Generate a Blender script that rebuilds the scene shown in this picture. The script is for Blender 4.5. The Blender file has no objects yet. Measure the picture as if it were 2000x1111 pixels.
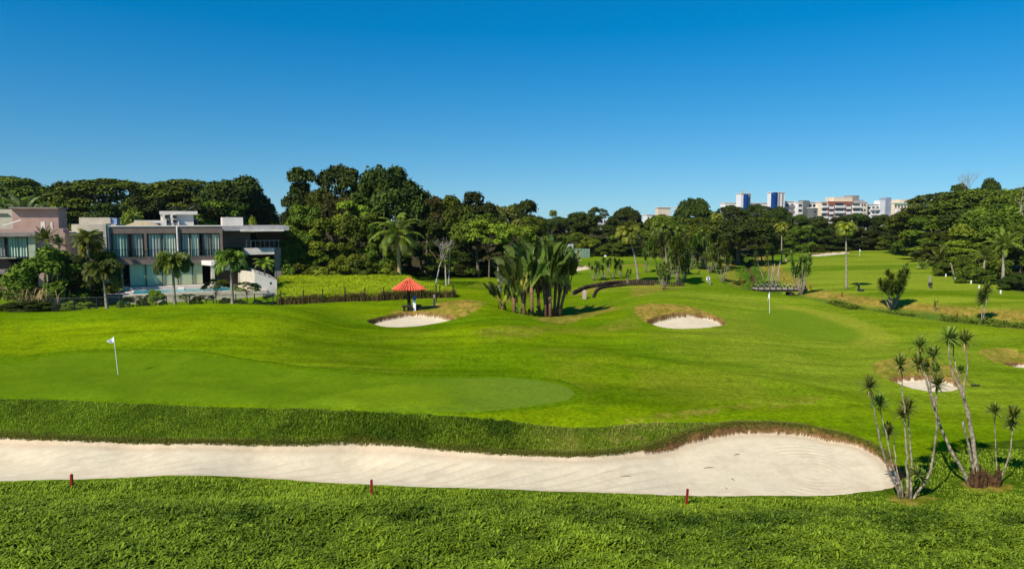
import bpy, math, random
import numpy as np
from mathutils import Vector
sc = bpy.context.scene
COL = sc.collection
R = math.radians
# ------------------------------------------------------------------ camera
F = 1400.0; HC = 9.5
PITCH = math.atan((555.5 - 430.0) / F)
cam_d = bpy.data.cameras.new('camera'); cam = bpy.data.objects.new('camera', cam_d); COL.objects.link(cam)
cam_d.sensor_width = 36.0; cam_d.lens = 36.0 * F / 2000.0
cam_d.clip_start = 0.5; cam_d.clip_end = 6000
cam.location = (0, 0, HC); cam.rotation_euler = (math.pi / 2 - PITCH, 0, 0)
sc.camera = cam
# ------------------------------------------------------------------ light
SUN_EL = R(43); SHX, SHY = 0.65, 0.76          # shadows fall along (SHX, SHY)
w = bpy.data.worlds.new('World'); sc.world = w; w.use_nodes = True
nt = w.node_tree; bg = nt.nodes['Background']
sky = nt.nodes.new('ShaderNodeTexSky'); sky.sky_type = 'NISHITA'; sky.sun_disc = False
sky.sun_elevation = SUN_EL; sky.sun_rotation = math.atan2(-SHX, -SHY)
sky.altitude = 0; sky.air_density = 1.4; sky.dust_density = 0.25; sky.ozone_density = 6.0
hs = nt.nodes.new('ShaderNodeHueSaturation'); hs.inputs['Saturation'].default_value = 1.48
tcw = nt.nodes.new('ShaderNodeTexCoord'); vaw = nt.nodes.new('ShaderNodeVectorMath'); vaw.operation = 'ADD'; vaw.inputs[1].default_value = (0, 0, .1)
vnw = nt.nodes.new('ShaderNodeVectorMath'); vnw.operation = 'NORMALIZE'
nt.links.new(tcw.outputs['Generated'], vaw.inputs[0]); nt.links.new(vaw.outputs[0], vnw.inputs[0]); nt.links.new(vnw.outputs[0], sky.inputs['Vector'])
nt.links.new(sky.outputs[0], hs.inputs['Color']); nt.links.new(hs.outputs[0], bg.inputs['Color'])
bg.inputs['Strength'].default_value = 0.094
sl = bpy.data.lights.new('sun', 'SUN'); sl.energy = 5.0; sl.angle = R(0.5); sl.color = (1.0, 0.93, 0.81)
so = bpy.data.objects.new('sun', sl); COL.objects.link(so)
so.rotation_euler = Vector((SHX * math.cos(SUN_EL), SHY * math.cos(SUN_EL), -math.sin(SUN_EL))).to_track_quat('-Z', 'Y').to_euler()
so.location = (-40, -40, 60)
sc.view_settings.view_transform = 'Standard'; sc.view_settings.look = 'None'
sc.view_settings.exposure = 0.35; sc.view_settings.gamma = 1.0
sc.cycles.max_bounces = 5; sc.cycles.diffuse_bounces = 2; sc.cycles.glossy_bounces = 2
sc.cycles.transmission_bounces = 3; sc.cycles.transparent_max_bounces = 8
sc.cycles.caustics_reflective = False; sc.cycles.caustics_refractive = False

# ------------------------------------------------------------------ helpers
cP, sP = math.cos(PITCH), math.sin(PITCH)
def slopes(px, py):
    """ray through photo pixel: X per Y, z per Y"""
    yc = (555.5 - py) / F
    dy = cP + yc * sP
    return (px - 1000.0) / F / dy, (-sP + yc * cP) / dy
def at(px, py, Y):
    u, s = slopes(px, py); return Vector((u * Y, Y, HC + s * Y))
def wx(px, Y): return slopes(px, 500)[0] * Y
def wz(py, Y): return HC + slopes(1000, py)[1] * Y

def mat(name, color, rough=0.8, spec=0.3, metallic=0.0):
    m = bpy.data.materials.new(name); m.use_nodes = True
    b = m.node_tree.nodes['Principled BSDF']
    b.inputs['Base Color'].default_value = (*color, 1); b.inputs['Roughness'].default_value = rough
    b.inputs['Specular IOR Level'].default_value = spec; b.inputs['Metallic'].default_value = metallic
    return m
def N(m, t, **kw):
    n = m.node_tree.nodes.new(t)
    for k, v in kw.items(): setattr(n, k, v)
    return n
def L(m, a, b): m.node_tree.links.new(a, b)
def bsdf(m): return m.node_tree.nodes['Principled BSDF']
def noisy(name, c1, c2, scale=3.0, rough=0.85, bump=0.0, bscale=None, detail=5, stretch=(1, 1, 1), spec=0.25, lo=0.35, hi=0.65):
    m = mat(name, c1, rough, spec)
    tc = N(m, 'ShaderNodeTexCoord'); mp = N(m, 'ShaderNodeMapping'); mp.inputs['Scale'].default_value = stretch
    L(m, tc.outputs['Object'], mp.inputs['Vector'])
    n = N(m, 'ShaderNodeTexNoise'); n.inputs['Scale'].default_value = scale; n.inputs['Detail'].default_value = detail
    L(m, mp.outputs[0], n.inputs['Vector'])
    r = N(m, 'ShaderNodeValToRGB'); r.color_ramp.elements[0].position = lo; r.color_ramp.elements[1].position = hi
    r.color_ramp.elements[0].color = (*c1, 1); r.color_ramp.elements[1].color = (*c2, 1)
    L(m, n.outputs['Fac'], r.inputs['Fac']); L(m, r.outputs['Color'], bsdf(m).inputs['Base Color'])
    if bump:
        n2 = N(m, 'ShaderNodeTexNoise'); n2.inputs['Scale'].default_value = bscale or scale * 3; n2.inputs['Detail'].default_value = 6
        L(m, mp.outputs[0], n2.inputs['Vector'])
        b = N(m, 'ShaderNodeBump'); b.inputs['Strength'].default_value = bump; b.inputs['Distance'].default_value = 0.05
        L(m, n2.outputs['Fac'], b.inputs['Height']); L(m, b.outputs[0], bsdf(m).inputs['Normal'])
    return m
def leafmat(name, dark, light, rough=0.65, spec=0.12, trans=0.0, hue=0.04):
    """leaf colour from the per-leaf attribute 'tone', shifted a little per plant"""
    m = mat(name, light, rough, spec)
    a = N(m, 'ShaderNodeAttribute', attribute_name='tone')
    r = N(m, 'ShaderNodeValToRGB'); r.color_ramp.elements[0].color = (*dark, 1); r.color_ramp.elements[1].color = (*light, 1)
    L(m, a.outputs['Fac'], r.inputs['Fac'])
    oi = N(m, 'ShaderNodeObjectInfo'); h = N(m, 'ShaderNodeHueSaturation')
    mr = N(m, 'ShaderNodeMapRange'); mr.inputs['To Min'].default_value = 0.5 - hue; mr.inputs['To Max'].default_value = 0.5 + hue * 0.1
    mv = N(m, 'ShaderNodeMapRange'); mv.inputs['To Min'].default_value = 0.66; mv.inputs['To Max'].default_value = 1.42
    L(m, oi.outputs['Random'], mr.inputs['Value']); L(m, oi.outputs['Random'], mv.inputs['Value'])
    L(m, mr.outputs[0], h.inputs['Hue']); L(m, mv.outputs[0], h.inputs['Value']); L(m, r.outputs['Color'], h.inputs['Color'])
    L(m, h.outputs[0], bsdf(m).inputs['Base Color'])
    if trans:
        t = N(m, 'ShaderNodeBsdfTranslucent'); mx = N(m, 'ShaderNodeMixShader'); mx.inputs[0].default_value = trans
        L(m, h.outputs[0], t.inputs['Color']); L(m, bsdf(m).outputs[0], mx.inputs[1]); L(m, t.outputs[0], mx.inputs[2])
        L(m, mx.outputs[0], m.node_tree.nodes['Material Output'].inputs['Surface'])
    return m

def npmesh(name, V, faces, tone=None, smooth=False, colors=None):
    """V (n,3); faces: list of (k,m) int arrays (tris / quads)"""
    me = bpy.data.meshes.new(name); V = np.asarray(V, np.float32)
    me.vertices.add(len(V)); me.vertices.foreach_set('co', V.ravel())
    faces = [np.asarray(f, np.int32) for f in faces if len(f)]
    tot = np.concatenate([np.full(len(f), f.shape[1], np.int32) for f in faces])
    idx = np.concatenate([f.ravel() for f in faces])
    me.loops.add(len(idx)); me.loops.foreach_set('vertex_index', idx)
    me.polygons.add(len(tot)); st = np.concatenate([[0], np.cumsum(tot)[:-1]]).astype(np.int32)
    me.polygons.foreach_set('loop_start', st); me.polygons.foreach_set('loop_total', tot)
    me.polygons.foreach_set('use_smooth', np.full(len(tot), smooth, bool))
    if tone is not None:
        a = me.attributes.new('tone', 'FLOAT', 'POINT'); a.data.foreach_set('value', np.asarray(tone, np.float32))
    if colors is not None:
        a = me.attributes.new('Col', 'FLOAT_COLOR', 'POINT')
        c4 = np.ones((len(V), 4), np.float32); c4[:, :3] = colors; a.data.foreach_set('color', c4.ravel())
    me.update(); me.validate()
    return me
class MB:
    def __init__(s): s.v = []; s.f = []; s.t = []
    def add(s, vs, fs, tone=0.5):
        b = len(s.v); s.v += [tuple(p) for p in vs]; s.f += [tuple(b + i for i in f) for f in fs]; s.t += [tone] * len(vs); return s
    def box(s, x0, x1, y0, y1, z0, z1):
        return s.add([(x0,y0,z0),(x1,y0,z0),(x1,y1,z0),(x0,y1,z0),(x0,y0,z1),(x1,y0,z1),(x1,y1,z1),(x0,y1,z1)],
                     [(0,3,2,1),(4,5,6,7),(0,1,5,4),(1,2,6,5),(2,3,7,6),(3,0,4,7)])
    def prism(s, poly, y0, y1):
        """polygon of (x, z), counter-clockwise seen from -Y, extruded along Y"""
        n = len(poly); vs = [(x, y0, z) for x, z in poly] + [(x, y1, z) for x, z in poly]
        fs = [tuple(range(n)), tuple(range(2*n-1, n-1, -1))] + [((i+1) % n, i, n+i, n+(i+1) % n) for i in range(n)]
        return s.add(vs, fs)
    def slab(s, poly, z0, z1):
        n = len(poly); vs = [(x, y, z0) for x, y in poly] + [(x, y, z1) for x, y in poly]
        fs = [tuple(range(n-1, -1, -1)), tuple(range(n, 2*n))] + [(i, (i+1) % n, n+(i+1) % n, n+i) for i in range(n)]
        return s.add(vs, fs)
    def tube(s, pts, rad, n=7, tone=0.5, cap=True):
        pts = [Vector(p) for p in pts]
        if not hasattr(rad, '__len__'): rad = [rad] * len(pts)
        b = len(s.v); ref = Vector((0.13, 0.97, 0.2))
        for i, p in enumerate(pts):
            d = (pts[min(i+1, len(pts)-1)] - pts[max(i-1, 0)]).normalized()
            r_ = Vector((1, 0, 0)) if abs(d.dot(ref)) > 0.95 else ref
            a = d.cross(r_).normalized(); c = d.cross(a)
            for k in range(n):
                th = 2 * math.pi * k / n; q = p + (a * math.cos(th) + c * math.sin(th)) * rad[i]
                s.v.append(tuple(q)); s.t.append(tone)
        for i in range(len(pts) - 1):
            for k in range(n):
                s.f.append((b+i*n+k, b+i*n+(k+1) % n, b+(i+1)*n+(k+1) % n, b+(i+1)*n+k))
        if cap:
            s.f.append(tuple(b + k for k in range(n-1, -1, -1))); e = b + (len(pts)-1) * n; s.f.append(tuple(e + k for k in range(n)))
        return s
    def strap(s, pts, widths, side, tone=0.5):
        """ribbon leaf along pts"""
        b = len(s.v)
        for p, w_ in zip(pts, widths):
            s.v.append(tuple(Vector(p) - side * w_)); s.v.append(tuple(Vector(p) + side * w_)); s.t += [tone, tone]
        for i in range(len(pts) - 1): s.f.append((b+2*i, b+2*i+1, b+2*i+3, b+2*i+2))
        return s
    def mesh(s, name, off=(0, 0, 0), smooth=False):
        me = bpy.data.meshes.new(name)
        me.from_pydata([(x-off[0], y-off[1], z-off[2]) for x, y, z in s.v], [], s.f)
        a = me.attributes.new('tone', 'FLOAT', 'POINT'); a.data.foreach_set('value', s.t)
        if smooth: me.polygons.foreach_set('use_smooth', [True] * len(me.polygons))
        me.update(); return me
    def build(s, name, m, parent=None, smooth=False, **tags):
        off = (0, 0, 0)
        p = parent
        while p is not None: off = tuple(Vector(off) + p.location); p = p.parent
        if parent is None and tags.get('loc') is not None: off = tags['loc']
        o = bpy.data.objects.new(name, s.mesh(name, off, smooth)); o.data.materials.append(m); COL.objects.link(o)
        if parent is not None: o.parent = parent
        elif tags.get('loc') is not None: o.location = tags['loc']
        for k in ('label', 'category', 'group', 'kind'):
            if tags.get(k): o[k] = tags[k]
        return o
def thing(name, label, cat, loc=(0, 0, 0), group=None, rot=0, scale=None):
    o = bpy.data.objects.new(name, None); COL.objects.link(o); o.location = loc; o.rotation_euler = (0, 0, rot)
    o.empty_display_size = 0.2
    if scale is not None: o.scale = scale
    o['label'] = label; o['category'] = cat
    if group: o['group'] = group
    return o
def child(name, me, m, parent):
    o = bpy.data.objects.new(name, me); COL.objects.link(o); o.parent = parent
    if not me.materials: me.materials.append(m)
    elif me.materials[0] is not m:
        o.material_slots[0].link = 'OBJECT'; o.material_slots[0].material = m
    return o
def tag(o, label=None, cat=None, group=None, kind=None):
    if label: o['label'] = label
    if cat: o['category'] = cat
    if group: o['group'] = group
    if kind: o['kind'] = kind
    return o

# ------------------------------------------------------------------ terrain: a height field through measured points
CZ = []      # (u, v, z)
def cz(pts):
    for px, py, z in pts:
        u, s = slopes(px, py); CZ.append((u, math.log((HC - z) / -s), z))
def cy(pts):
    for px, Y, z in pts: CZ.append((slopes(px, 560)[0], math.log(Y), z))
# foreground rough and the long bunker's edges
cz([(-200,1400,.55),(500,1400,.5),(1000,1400,.4),(1500,1400,.3),(2200,1400,.2),
    (-100,1111,.5),(350,1090,.5),(700,1111,.45),(1100,1100,.35),(1500,1111,.3),(2100,1111,.25),
    (0,1010,.3),(600,1015,.3),(1100,1020,.25),(1600,1030,.2),(2000,1010,.25),
    (-150,945,0),(0,940,0),(350,930,.08),(726,948,.04),(1000,957,0),(1340,968,0),(1600,968,0),(1745,955,.02),(1772,980,.06),(1905,952,.1),(2000,930,.15),(2150,920,.2),
    (-150,850,0),(0,853,.02),(240,863,.02),(500,867,.02),(700,863,.02),(860,876,.02),(1060,890,.0),(1240,876,.05),(1330,846,.32),(1450,832,.42),(1560,834,.38),(1650,856,.25),(1735,895,.1),(1800,880,.15),
    (-150,778,1.1),(0,780,1.1),(220,786,1.1),(500,798,1.08),(700,806,1.0),(860,814,.9),(1000,826,.7),(1150,838,.52),(1280,822,.62),(1450,808,.62),(1600,815,.5),(1750,830,.3),(1900,850,.2),(2050,850,.2)])
# near green and its surround
cz([(-150,730,1.2),(0,732,1.15),(230,732,1.1),(500,752,1.08),(700,772,1.03),(900,772,.98),(1100,768,.92),(1000,802,.86),
    (0,700,1.3),(230,690,1.36),(450,700,1.36),(640,722,1.25),(850,736,1.1),(1050,742,1.05),(1200,770,.82)])
# mounds on the house side
cz([(-150,660,1.5),(0,655,1.5),(150,645,1.75),(300,640,1.9),(420,640,1.95),(540,645,1.7),(640,660,1.3),(760,680,1.1),
    (-150,622,1.9),(0,618,1.9),(100,615,1.95),(200,607,2.2),(300,599.5,2.45),(400,596,2.55),(470,597,2.5),(540,601,2.3),(600,606,1.85)])
cy([(0,67,1.0),(100,67,1.0),(200,68,1.0),(300,69,.95),(400,70,.95),(470,70,.95),(540,69.5,1.0),(-200,70,1.0),
    (0,85,1.0),(250,85,1.0),(500,85,1.0),(0,110,1.2),(300,110,1.2),(520,110,1.3),(-300,100,1.2),
    (600,71.5,1.05),(700,73,1.15),(800,75,1.2),(880,76,1.2),(600,97,1.4),(750,98,1.4),(700,85,1.3)])
# round bunker, red shelter, ridge in front of the travellers' palms
cz([(660,630,1.25),(720,634,1.0),(800,642,.95),(880,630,1.05),(740,612,1.05),(800,607,1.05),(860,600,1.2),(900,592,1.7),(930,591,1.85),(945,600,1.7),
    (900,640,1.2),(1000,616,1.35),(1040,625,1.25),(1090,635,1.0),(1150,628,1.0),(1200,610,1.25),(1240,597,1.4),(1000,655,1.25),(900,680,1.05),
    (800,690,1.0),(1000,690,1.05),(1150,700,1.12),(1330,715,.95),(1500,742,.62),(1660,775,.35),(1250,690,.85),(1400,700,.65),(1150,730,.95),(1350,750,.78),(1550,790,.5),(1350,790,.7),(1100,810,.68)])
cy([(1000,70.5,.25),(1060,69,.1),(1120,72,.1),(1180,77,.25),(960,74,.9),(1100,80,.25),(1140,84,.35),(1060,90,.6)])
cz([(900,566,1.0),(960,552,1.15),(1010,560,.8),(1000,580,.65)])
# bunker in the mound and the far green
cz([(1245,620,1.15),(1280,594,1.6),(1340,598,1.5),(1400,612,1.05),(1425,632,.8),(1340,645,.8),(1270,635,.95),(1300,665,.85),(1450,660,.65),
    (1502,612,.5),(1450,620,.7),(1600,612,.45),(1560,640,.4),(1640,655,.32),(1700,660,.28),(1500,665,.5),(1600,690,.4),(1750,690,.2),(1850,660,.12),(1990,690,.1),
    (1400,585,1.15),(1500,588,.85),(1600,596,.55),
    (1230,580,1.1),(1280,570,1.4),(1340,564,1.6),(1400,563,1.62),(1450,565,1.5),(1500,571,1.25),(1545,578,1.0),(1600,587,.72),(1700,606,.4),(1800,621,.2),(1900,633,.08),(2000,644,0),(2150,660,0)])
# right-hand small bunkers
cz([(1700,720,.25),(1740,745,.15),(1800,768,.1),(1870,760,.1),(1910,745,.15),(1750,705,.45),(1830,708,.45),(1920,686,.35),(1980,715,.1),(2000,680,.4),(1930,780,.1),(2060,700,.2)])
# brook
cy([(1470,92,-.2),(1500,93,-.7),(1540,91,-1.0),(1600,86,-1.05),(1700,79.5,-1.0),(1800,75,-.9),(1900,71.5,-.9),(2000,68.5,-.9),(2150,65,-.9)])
cz([(1600,572,.0),(1700,589,0),(1800,597,0),(1900,607,0),(2000,618,0),(2150,630,0)])
cy([(1487,105,-1.3),(1474,120,-1.3),(1464,140,-1.3),(1452,170,-1.1),(1443,200,-.9)])
cz([(1420,545,.55),(1418,525,.5),(1418,508,.6),(1530,548,.2),(1512,530,.2),(1497,517,.3),(1480,504,.4)])
# fairways and far ground
cz([(1650,560,.1),(1750,562,.15),(1900,565,.15),(2000,585,.1),(1600,535,.3),(1750,535,.35),(1850,540,.4),(1600,505,.8),(1700,502,.9),(1790,502,.9),
    (1140,565,.9),(1200,560,.85),(1260,560,.9),(1340,548,.8),(1200,535,.8),(1300,530,.7),(1150,520,1.0),(1180,507,1.25),(1280,503,1.2),(1380,520,.7)])
cy([(300,150,2),(600,150,1.5),(900,150,1.3),(1200,215,1.5),(1500,230,1.2),(1700,230,1.3),(1900,150,1.5),(2100,130,1.5),(2000,180,3),(0,200,3),
    (0,400,3),(700,400,3),(1300,400,3),(2000,400,4),(0,1500,4),(1000,1500,4),(2000,1500,4),(1000,3500,4),(-400,3500,4),(2400,3500,4),
    (-500,30,.8),(-500,60,1.2),(2500,30,.3),(2500,60,.2),(2500,100,.3),(-500,150,2),(2500,200,2),(1000,9,.4),(0,9,.5),(2000,9,.3)])
CZ = np.array(CZ)
def _phi(d2): return 0.5 * d2 * np.log(d2 + 1e-9)
_n = len(CZ); _P = CZ[:, :2] * np.array([1.0, 0.8])
_A = np.zeros((_n + 3, _n + 3)); _d2 = ((_P[:, None] - _P[None]) ** 2).sum(-1)
_A[:_n, :_n] = _phi(_d2) + np.eye(_n) * 2e-5; _A[:_n, _n] = 1; _A[:_n, _n+1:] = _P; _A[_n, :_n] = 1; _A[_n+1:, :_n] = _P.T
_W = np.linalg.solve(_A, np.concatenate([CZ[:, 2], np.zeros(3)]))
GU = np.linspace(-1.45, 1.45, 700); GV = np.linspace(math.log(7.0), math.log(4000.0), 1150)
_q = np.stack(np.meshgrid(GU, GV * 0.8), -1).reshape(-1, 2); _H = np.empty(len(_q))
for i in range(0, len(_q), 20000):
    q = _q[i:i+20000]; d2 = ((q[:, None] - _P[None]) ** 2).sum(-1)
    _H[i:i+20000] = _phi(d2) @ _W[:_n] + _W[_n] + q @ _W[_n+1:]
HG = np.clip(_H.reshape(len(GV), len(GU)), -2.0, 6.0)
def bil(G, u, v):
    fu = np.clip((u - GU[0]) / (GU[1] - GU[0]), 0, len(GU) - 1.001); fv = np.clip((v - GV[0]) / (GV[1] - GV[0]), 0, len(GV) - 1.001)
    i = fu.astype(int); j = fv.astype(int); a = fu - i; b = fv - j
    return (G[j, i]*(1-a) + G[j, i+1]*a) * (1-b) + (G[j+1, i]*(1-a) + G[j+1, i+1]*a) * b
def H0(X, Y):
    X = np.asarray(X, float); Y = np.asarray(Y, float); return bil(HG, X / Y, np.log(Y))
_rv = np.linspace(math.log(8), math.log(900), 6000)
def hit(px, py):
    """first point of the bare terrain under a photo pixel"""
    u, s = slopes(px, py); g = bil(HG, np.full(len(_rv), u), _rv); zr = HC + s * np.exp(_rv)
    k = np.argmax(g >= zr); Y = math.exp(_rv[k]); return np.array((u * Y, Y))
_rng = np.random.RandomState(7); _T = _rng.rand(256, 256)
def vnoise(x, y, seed=0):
    x = x + seed * 17.3; y = y + seed * 9.1
    i = np.floor(x).astype(int); j = np.floor(y).astype(int); a = x - i; b = y - j
    a = a*a*(3-2*a); b = b*b*(3-2*b)
    t = lambda p, q: _T[p & 255, q & 255]
    return (t(i, j)*(1-a) + t(i+1, j)*a)*(1-b) + (t(i, j+1)*(1-a) + t(i+1, j+1)*a)*b
def fbm(x, y, seed=0, oct=4):
    s = 0; amp = 0.5; tot = 0
    for o in range(oct): s = s + amp * vnoise(x * 2**o, y * 2**o, seed + o * 3); tot += amp; amp *= 0.5
    return s / tot
def smooth(t): t = np.clip(t, 0, 1); return t * t * (3 - 2 * t)
def curve(pts, closed=True, k=6):
    P = [np.array(p, float) for p in pts]; n = len(P); out = []
    for i in range(n if closed else n - 1):
        g = (lambda j: P[j % n]) if closed else (lambda j: P[min(max(j, 0), n-1)])
        p0, p1, p2, p3 = g(i-1), g(i), g(i+1), g(i+2)
        for t in np.arange(k) / k:
            out.append(0.5*((2*p1) + (-p0+p2)*t + (2*p0-5*p1+4*p2-p3)*t*t + (-p0+3*p1-3*p2+p3)*t**3))
    if not closed: out.append(P[-1])
    return out
def ground_poly(pix, closed=True, k=6):
    return np.array([hit(*p) for p in curve(pix, closed, k)])
def sdf(X, Y, poly, closed=True, far=8.0):
    """distance to the outline, positive inside (closed) / plain distance (open)"""
    D = np.full(X.shape, -far if closed else far)
    lo = poly.min(0) - far; hi = poly.max(0) + far
    m = (X > lo[0]) & (X < hi[0]) & (Y > lo[1]) & (Y < hi[1])
    if not m.any(): return D
    x = X[m]; y = Y[m]; d = np.full(x.shape, 1e9); ins = np.zeros(x.shape, bool); n = len(poly)
    for i in range(n if closed else n - 1):
        ax, ay = poly[i]; bx, by = poly[(i+1) % n]; ex, ey = bx-ax, by-ay; l2 = ex*ex + ey*ey + 1e-12
        t = np.clip(((x-ax)*ex + (y-ay)*ey) / l2, 0, 1); d = np.minimum(d, (x-ax-t*ex)**2 + (y-ay-t*ey)**2)
        if closed:
            c = ((ay > y) != (by > y)); ins ^= c & (x < (bx-ax)*(y-ay)/((by-ay) if by != ay else 1e-9) + ax)
    d = np.sqrt(d)
    D[m] = np.where(ins, np.minimum(d, far), -np.minimum(d, far)) if closed else np.minimum(d, far)
    return D
# ------------------------------------------------------------------ bunkers, greens, dry turf (outlines measured, then laid on the terrain)
BUNK = [
 ('long', [(-420,965),(-60,945),(0,941),(180,936),(350,930),(500,934),(726,948),(1000,957),(1180,963),(1340,968),(1500,969),(1600,968),(1690,962),(1742,954),(1768,930),(1745,905),(1720,884),(1690,867),(1650,853),(1600,841),(1560,833),(1500,830),(1440,831),(1390,838),(1340,850),(1290,868),(1250,879),(1150,889),(1060,889),(960,884),(870,877),(780,868),(700,863),(600,867),(500,868),(380,865),(240,863),(120,858),(0,853),(-60,850),(-420,838)], .34, .22),
 ('mid', [(718,628),(738,620),(775,613),(810,609),(850,611),(880,618),(884,624),(860,630),(820,636),(780,639),(745,637)], .4, .25),
 ('mound', [(1263,628),(1285,618),(1325,611),(1370,613),(1400,620),(1418,631),(1400,638),(1350,642),(1300,640),(1275,634)], .42, .3),
 ('east', [(1736,740),(1760,735),(1800,733),(1840,737),(1868,744),(1880,755),(1865,763),(1830,766),(1790,761),(1760,752)], .28, .25),
 ('edge', [(1960,710),(2000,707),(2050,710),(2075,717),(2060,724),(2000,719),(1978,716)], .25, .25),
 ('far_a', [(1108,524),(1130,518),(1150,519),(1156,524),(1130,529),(1110,530)], .4, .6),
 ('far_b', [(1572,498),(1600,494),(1650,491.5),(1664,493.5),(1640,497),(1600,500)], .3, .8)]
BP = [(n, ground_poly(p), d, wd) for n, p, d, wd in BUNK]
GREEN1 = ground_poly([(-420,780),(-420,715),(0,712),(90,696),(200,688),(380,692),(500,710),(640,727),(800,736),(1000,739),(1085,748),(1122,766),(1100,783),(1000,798),(860,806),(500,791),(220,780),(0,775)])
FRINGE1 = ground_poly([(-420,784),(-420,700),(0,698),(90,689),(200,682),(380,685),(500,703),(640,719),(800,730),(1000,733),(1100,743),(1148,766),(1120,790),(1000,806),(860,813),(500,797),(220,786),(0,780)])
LIGHT1 = ground_poly([(600,793),(640,768),(720,755),(820,750),(885,763),(905,788),(880,801),(740,803)])
GREEN2 = ground_poly([(1470,610),(1500,603),(1545,604),(1600,617),(1650,632),(1692,654),(1680,664),(1630,667),(1570,661),(1530,650),(1490,630)])
BAND2 = ground_poly([(1535,600),(1580,606),(1640,622),(1700,645),(1720,658),(1690,672)], False)
ROUGH_N = ground_poly([(-900,1000),(-420,966),(0,944),(180,938),(350,932),(500,936),(726,950),(1000,959),(1340,970),(1600,970),(1735,955),(1752,925),(1800,893),(1880,872),(2000,858),(2500,830),(2500,1600),(-900,1600)])
ROUGH_B = ground_poly([(-700,775),(0,779),(220,785),(500,797),(700,805),(860,813),(1000,826),(1150,836),(1260,826),(1350,826),(1440,825),(1560,827),(1500,838),(1390,846),(1340,860),(1250,887),(1150,897),(1060,897),(870,885),(700,871),(500,876),(240,871),(0,861),(-700,845)])
DRY = [([(762,614),(800,606),(860,592),(915,586),(945,594),(918,611),(885,623),(850,613),(810,610)], .7, .85),
 ([(1238,603),(1262,594),(1310,594),(1350,600),(1395,614),(1418,630),(1390,620),(1350,613),(1320,612),(1285,619),(1263,629),(1246,617)], .35, .95),
 ([(1700,712),(1722,704),(1780,702),(1840,711),(1880,733),(1893,754),(1880,752),(1840,738),(1780,734),(1736,741)], .5, .75),
 ([(1912,690),(1940,683),(2000,689),(2070,700),(2000,708),(1962,711),(1935,703)], .5, .7),
 ([(1122,566),(1180,549),(1250,545),(1270,551),(1190,563),(1130,578)], 1.2, .7),
 ([(1222,518),(1250,514),(1257,519),(1240,523),(1222,522)], 1.2, .9),
 ([(1050,624),(1080,612),(1130,598),(1190,598),(1205,604),(1150,618),(1095,632)], .8, .6),
 ([(1240,560),(1300,556),(1330,563),(1280,570),(1240,580)], 1.0, .55),
 ([(930,650),(1000,638),(1060,640),(1040,655),(960,660)], 1.0, .30),
 ([(1230,822),(1300,806),(1400,797),(1380,808),(1280,822)], .5, .38),
 ([(1420,790),(1560,775),(1600,785),(1480,800)], .6, .25),
 ([(870,835),(960,832),(1120,850),(1260,850),(1240,872),(1060,886),(900,870)], .5, .45),
 ([(1170,640),(1230,618),(1250,625),(1220,645)], 1.0, .28),
 ([(1735,975),(1772,962),(1830,972),(1800,985),(1760,985)], .3, .9),
 ([(1870,955),(1905,935),(1965,945),(1970,958),(1905,962)], .3, .9),
 ([(780,606),(830,602),(850,606),(810,612),(760,611)], .6, .6),
 ([(1470,520),(1500,520),(1560,555),(1600,572),(1570,560),(1530,548)], 1.5, .6)]
DRY = [(ground_poly(p), wd, s) for p, wd, s in DRY]
BANDS = [([(1585,572),(1650,584),(1750,597),(1850,606),(2000,619),(2200,634)], 2.6, .9), ([(1478,500),(1497,516),(1530,537),(1565,556)], 2.2, .85), ([(1418,508),(1424,530),(1436,556)], 1.6, .55),
 ([(1640,592),(1700,605),(1800,620),(1900,633),(2000,645)], 1.0, .4), ([(1720,884),(1690,867),(1650,853),(1600,841)], .22, .9)]
BANDS = [(np.array([hit(*p) for p in curve(p_, False)]), wd, s) for p_, wd, s in BANDS]
_bv = [(slopes(p, 560)[0], y) for p, y in [(1440,205),(1452,170),(1464,140),(1474,120),(1487,105),(1502,94)]]
BROOK = np.array(curve([(u * y, y) for u, y in _bv], False, 10))

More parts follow.
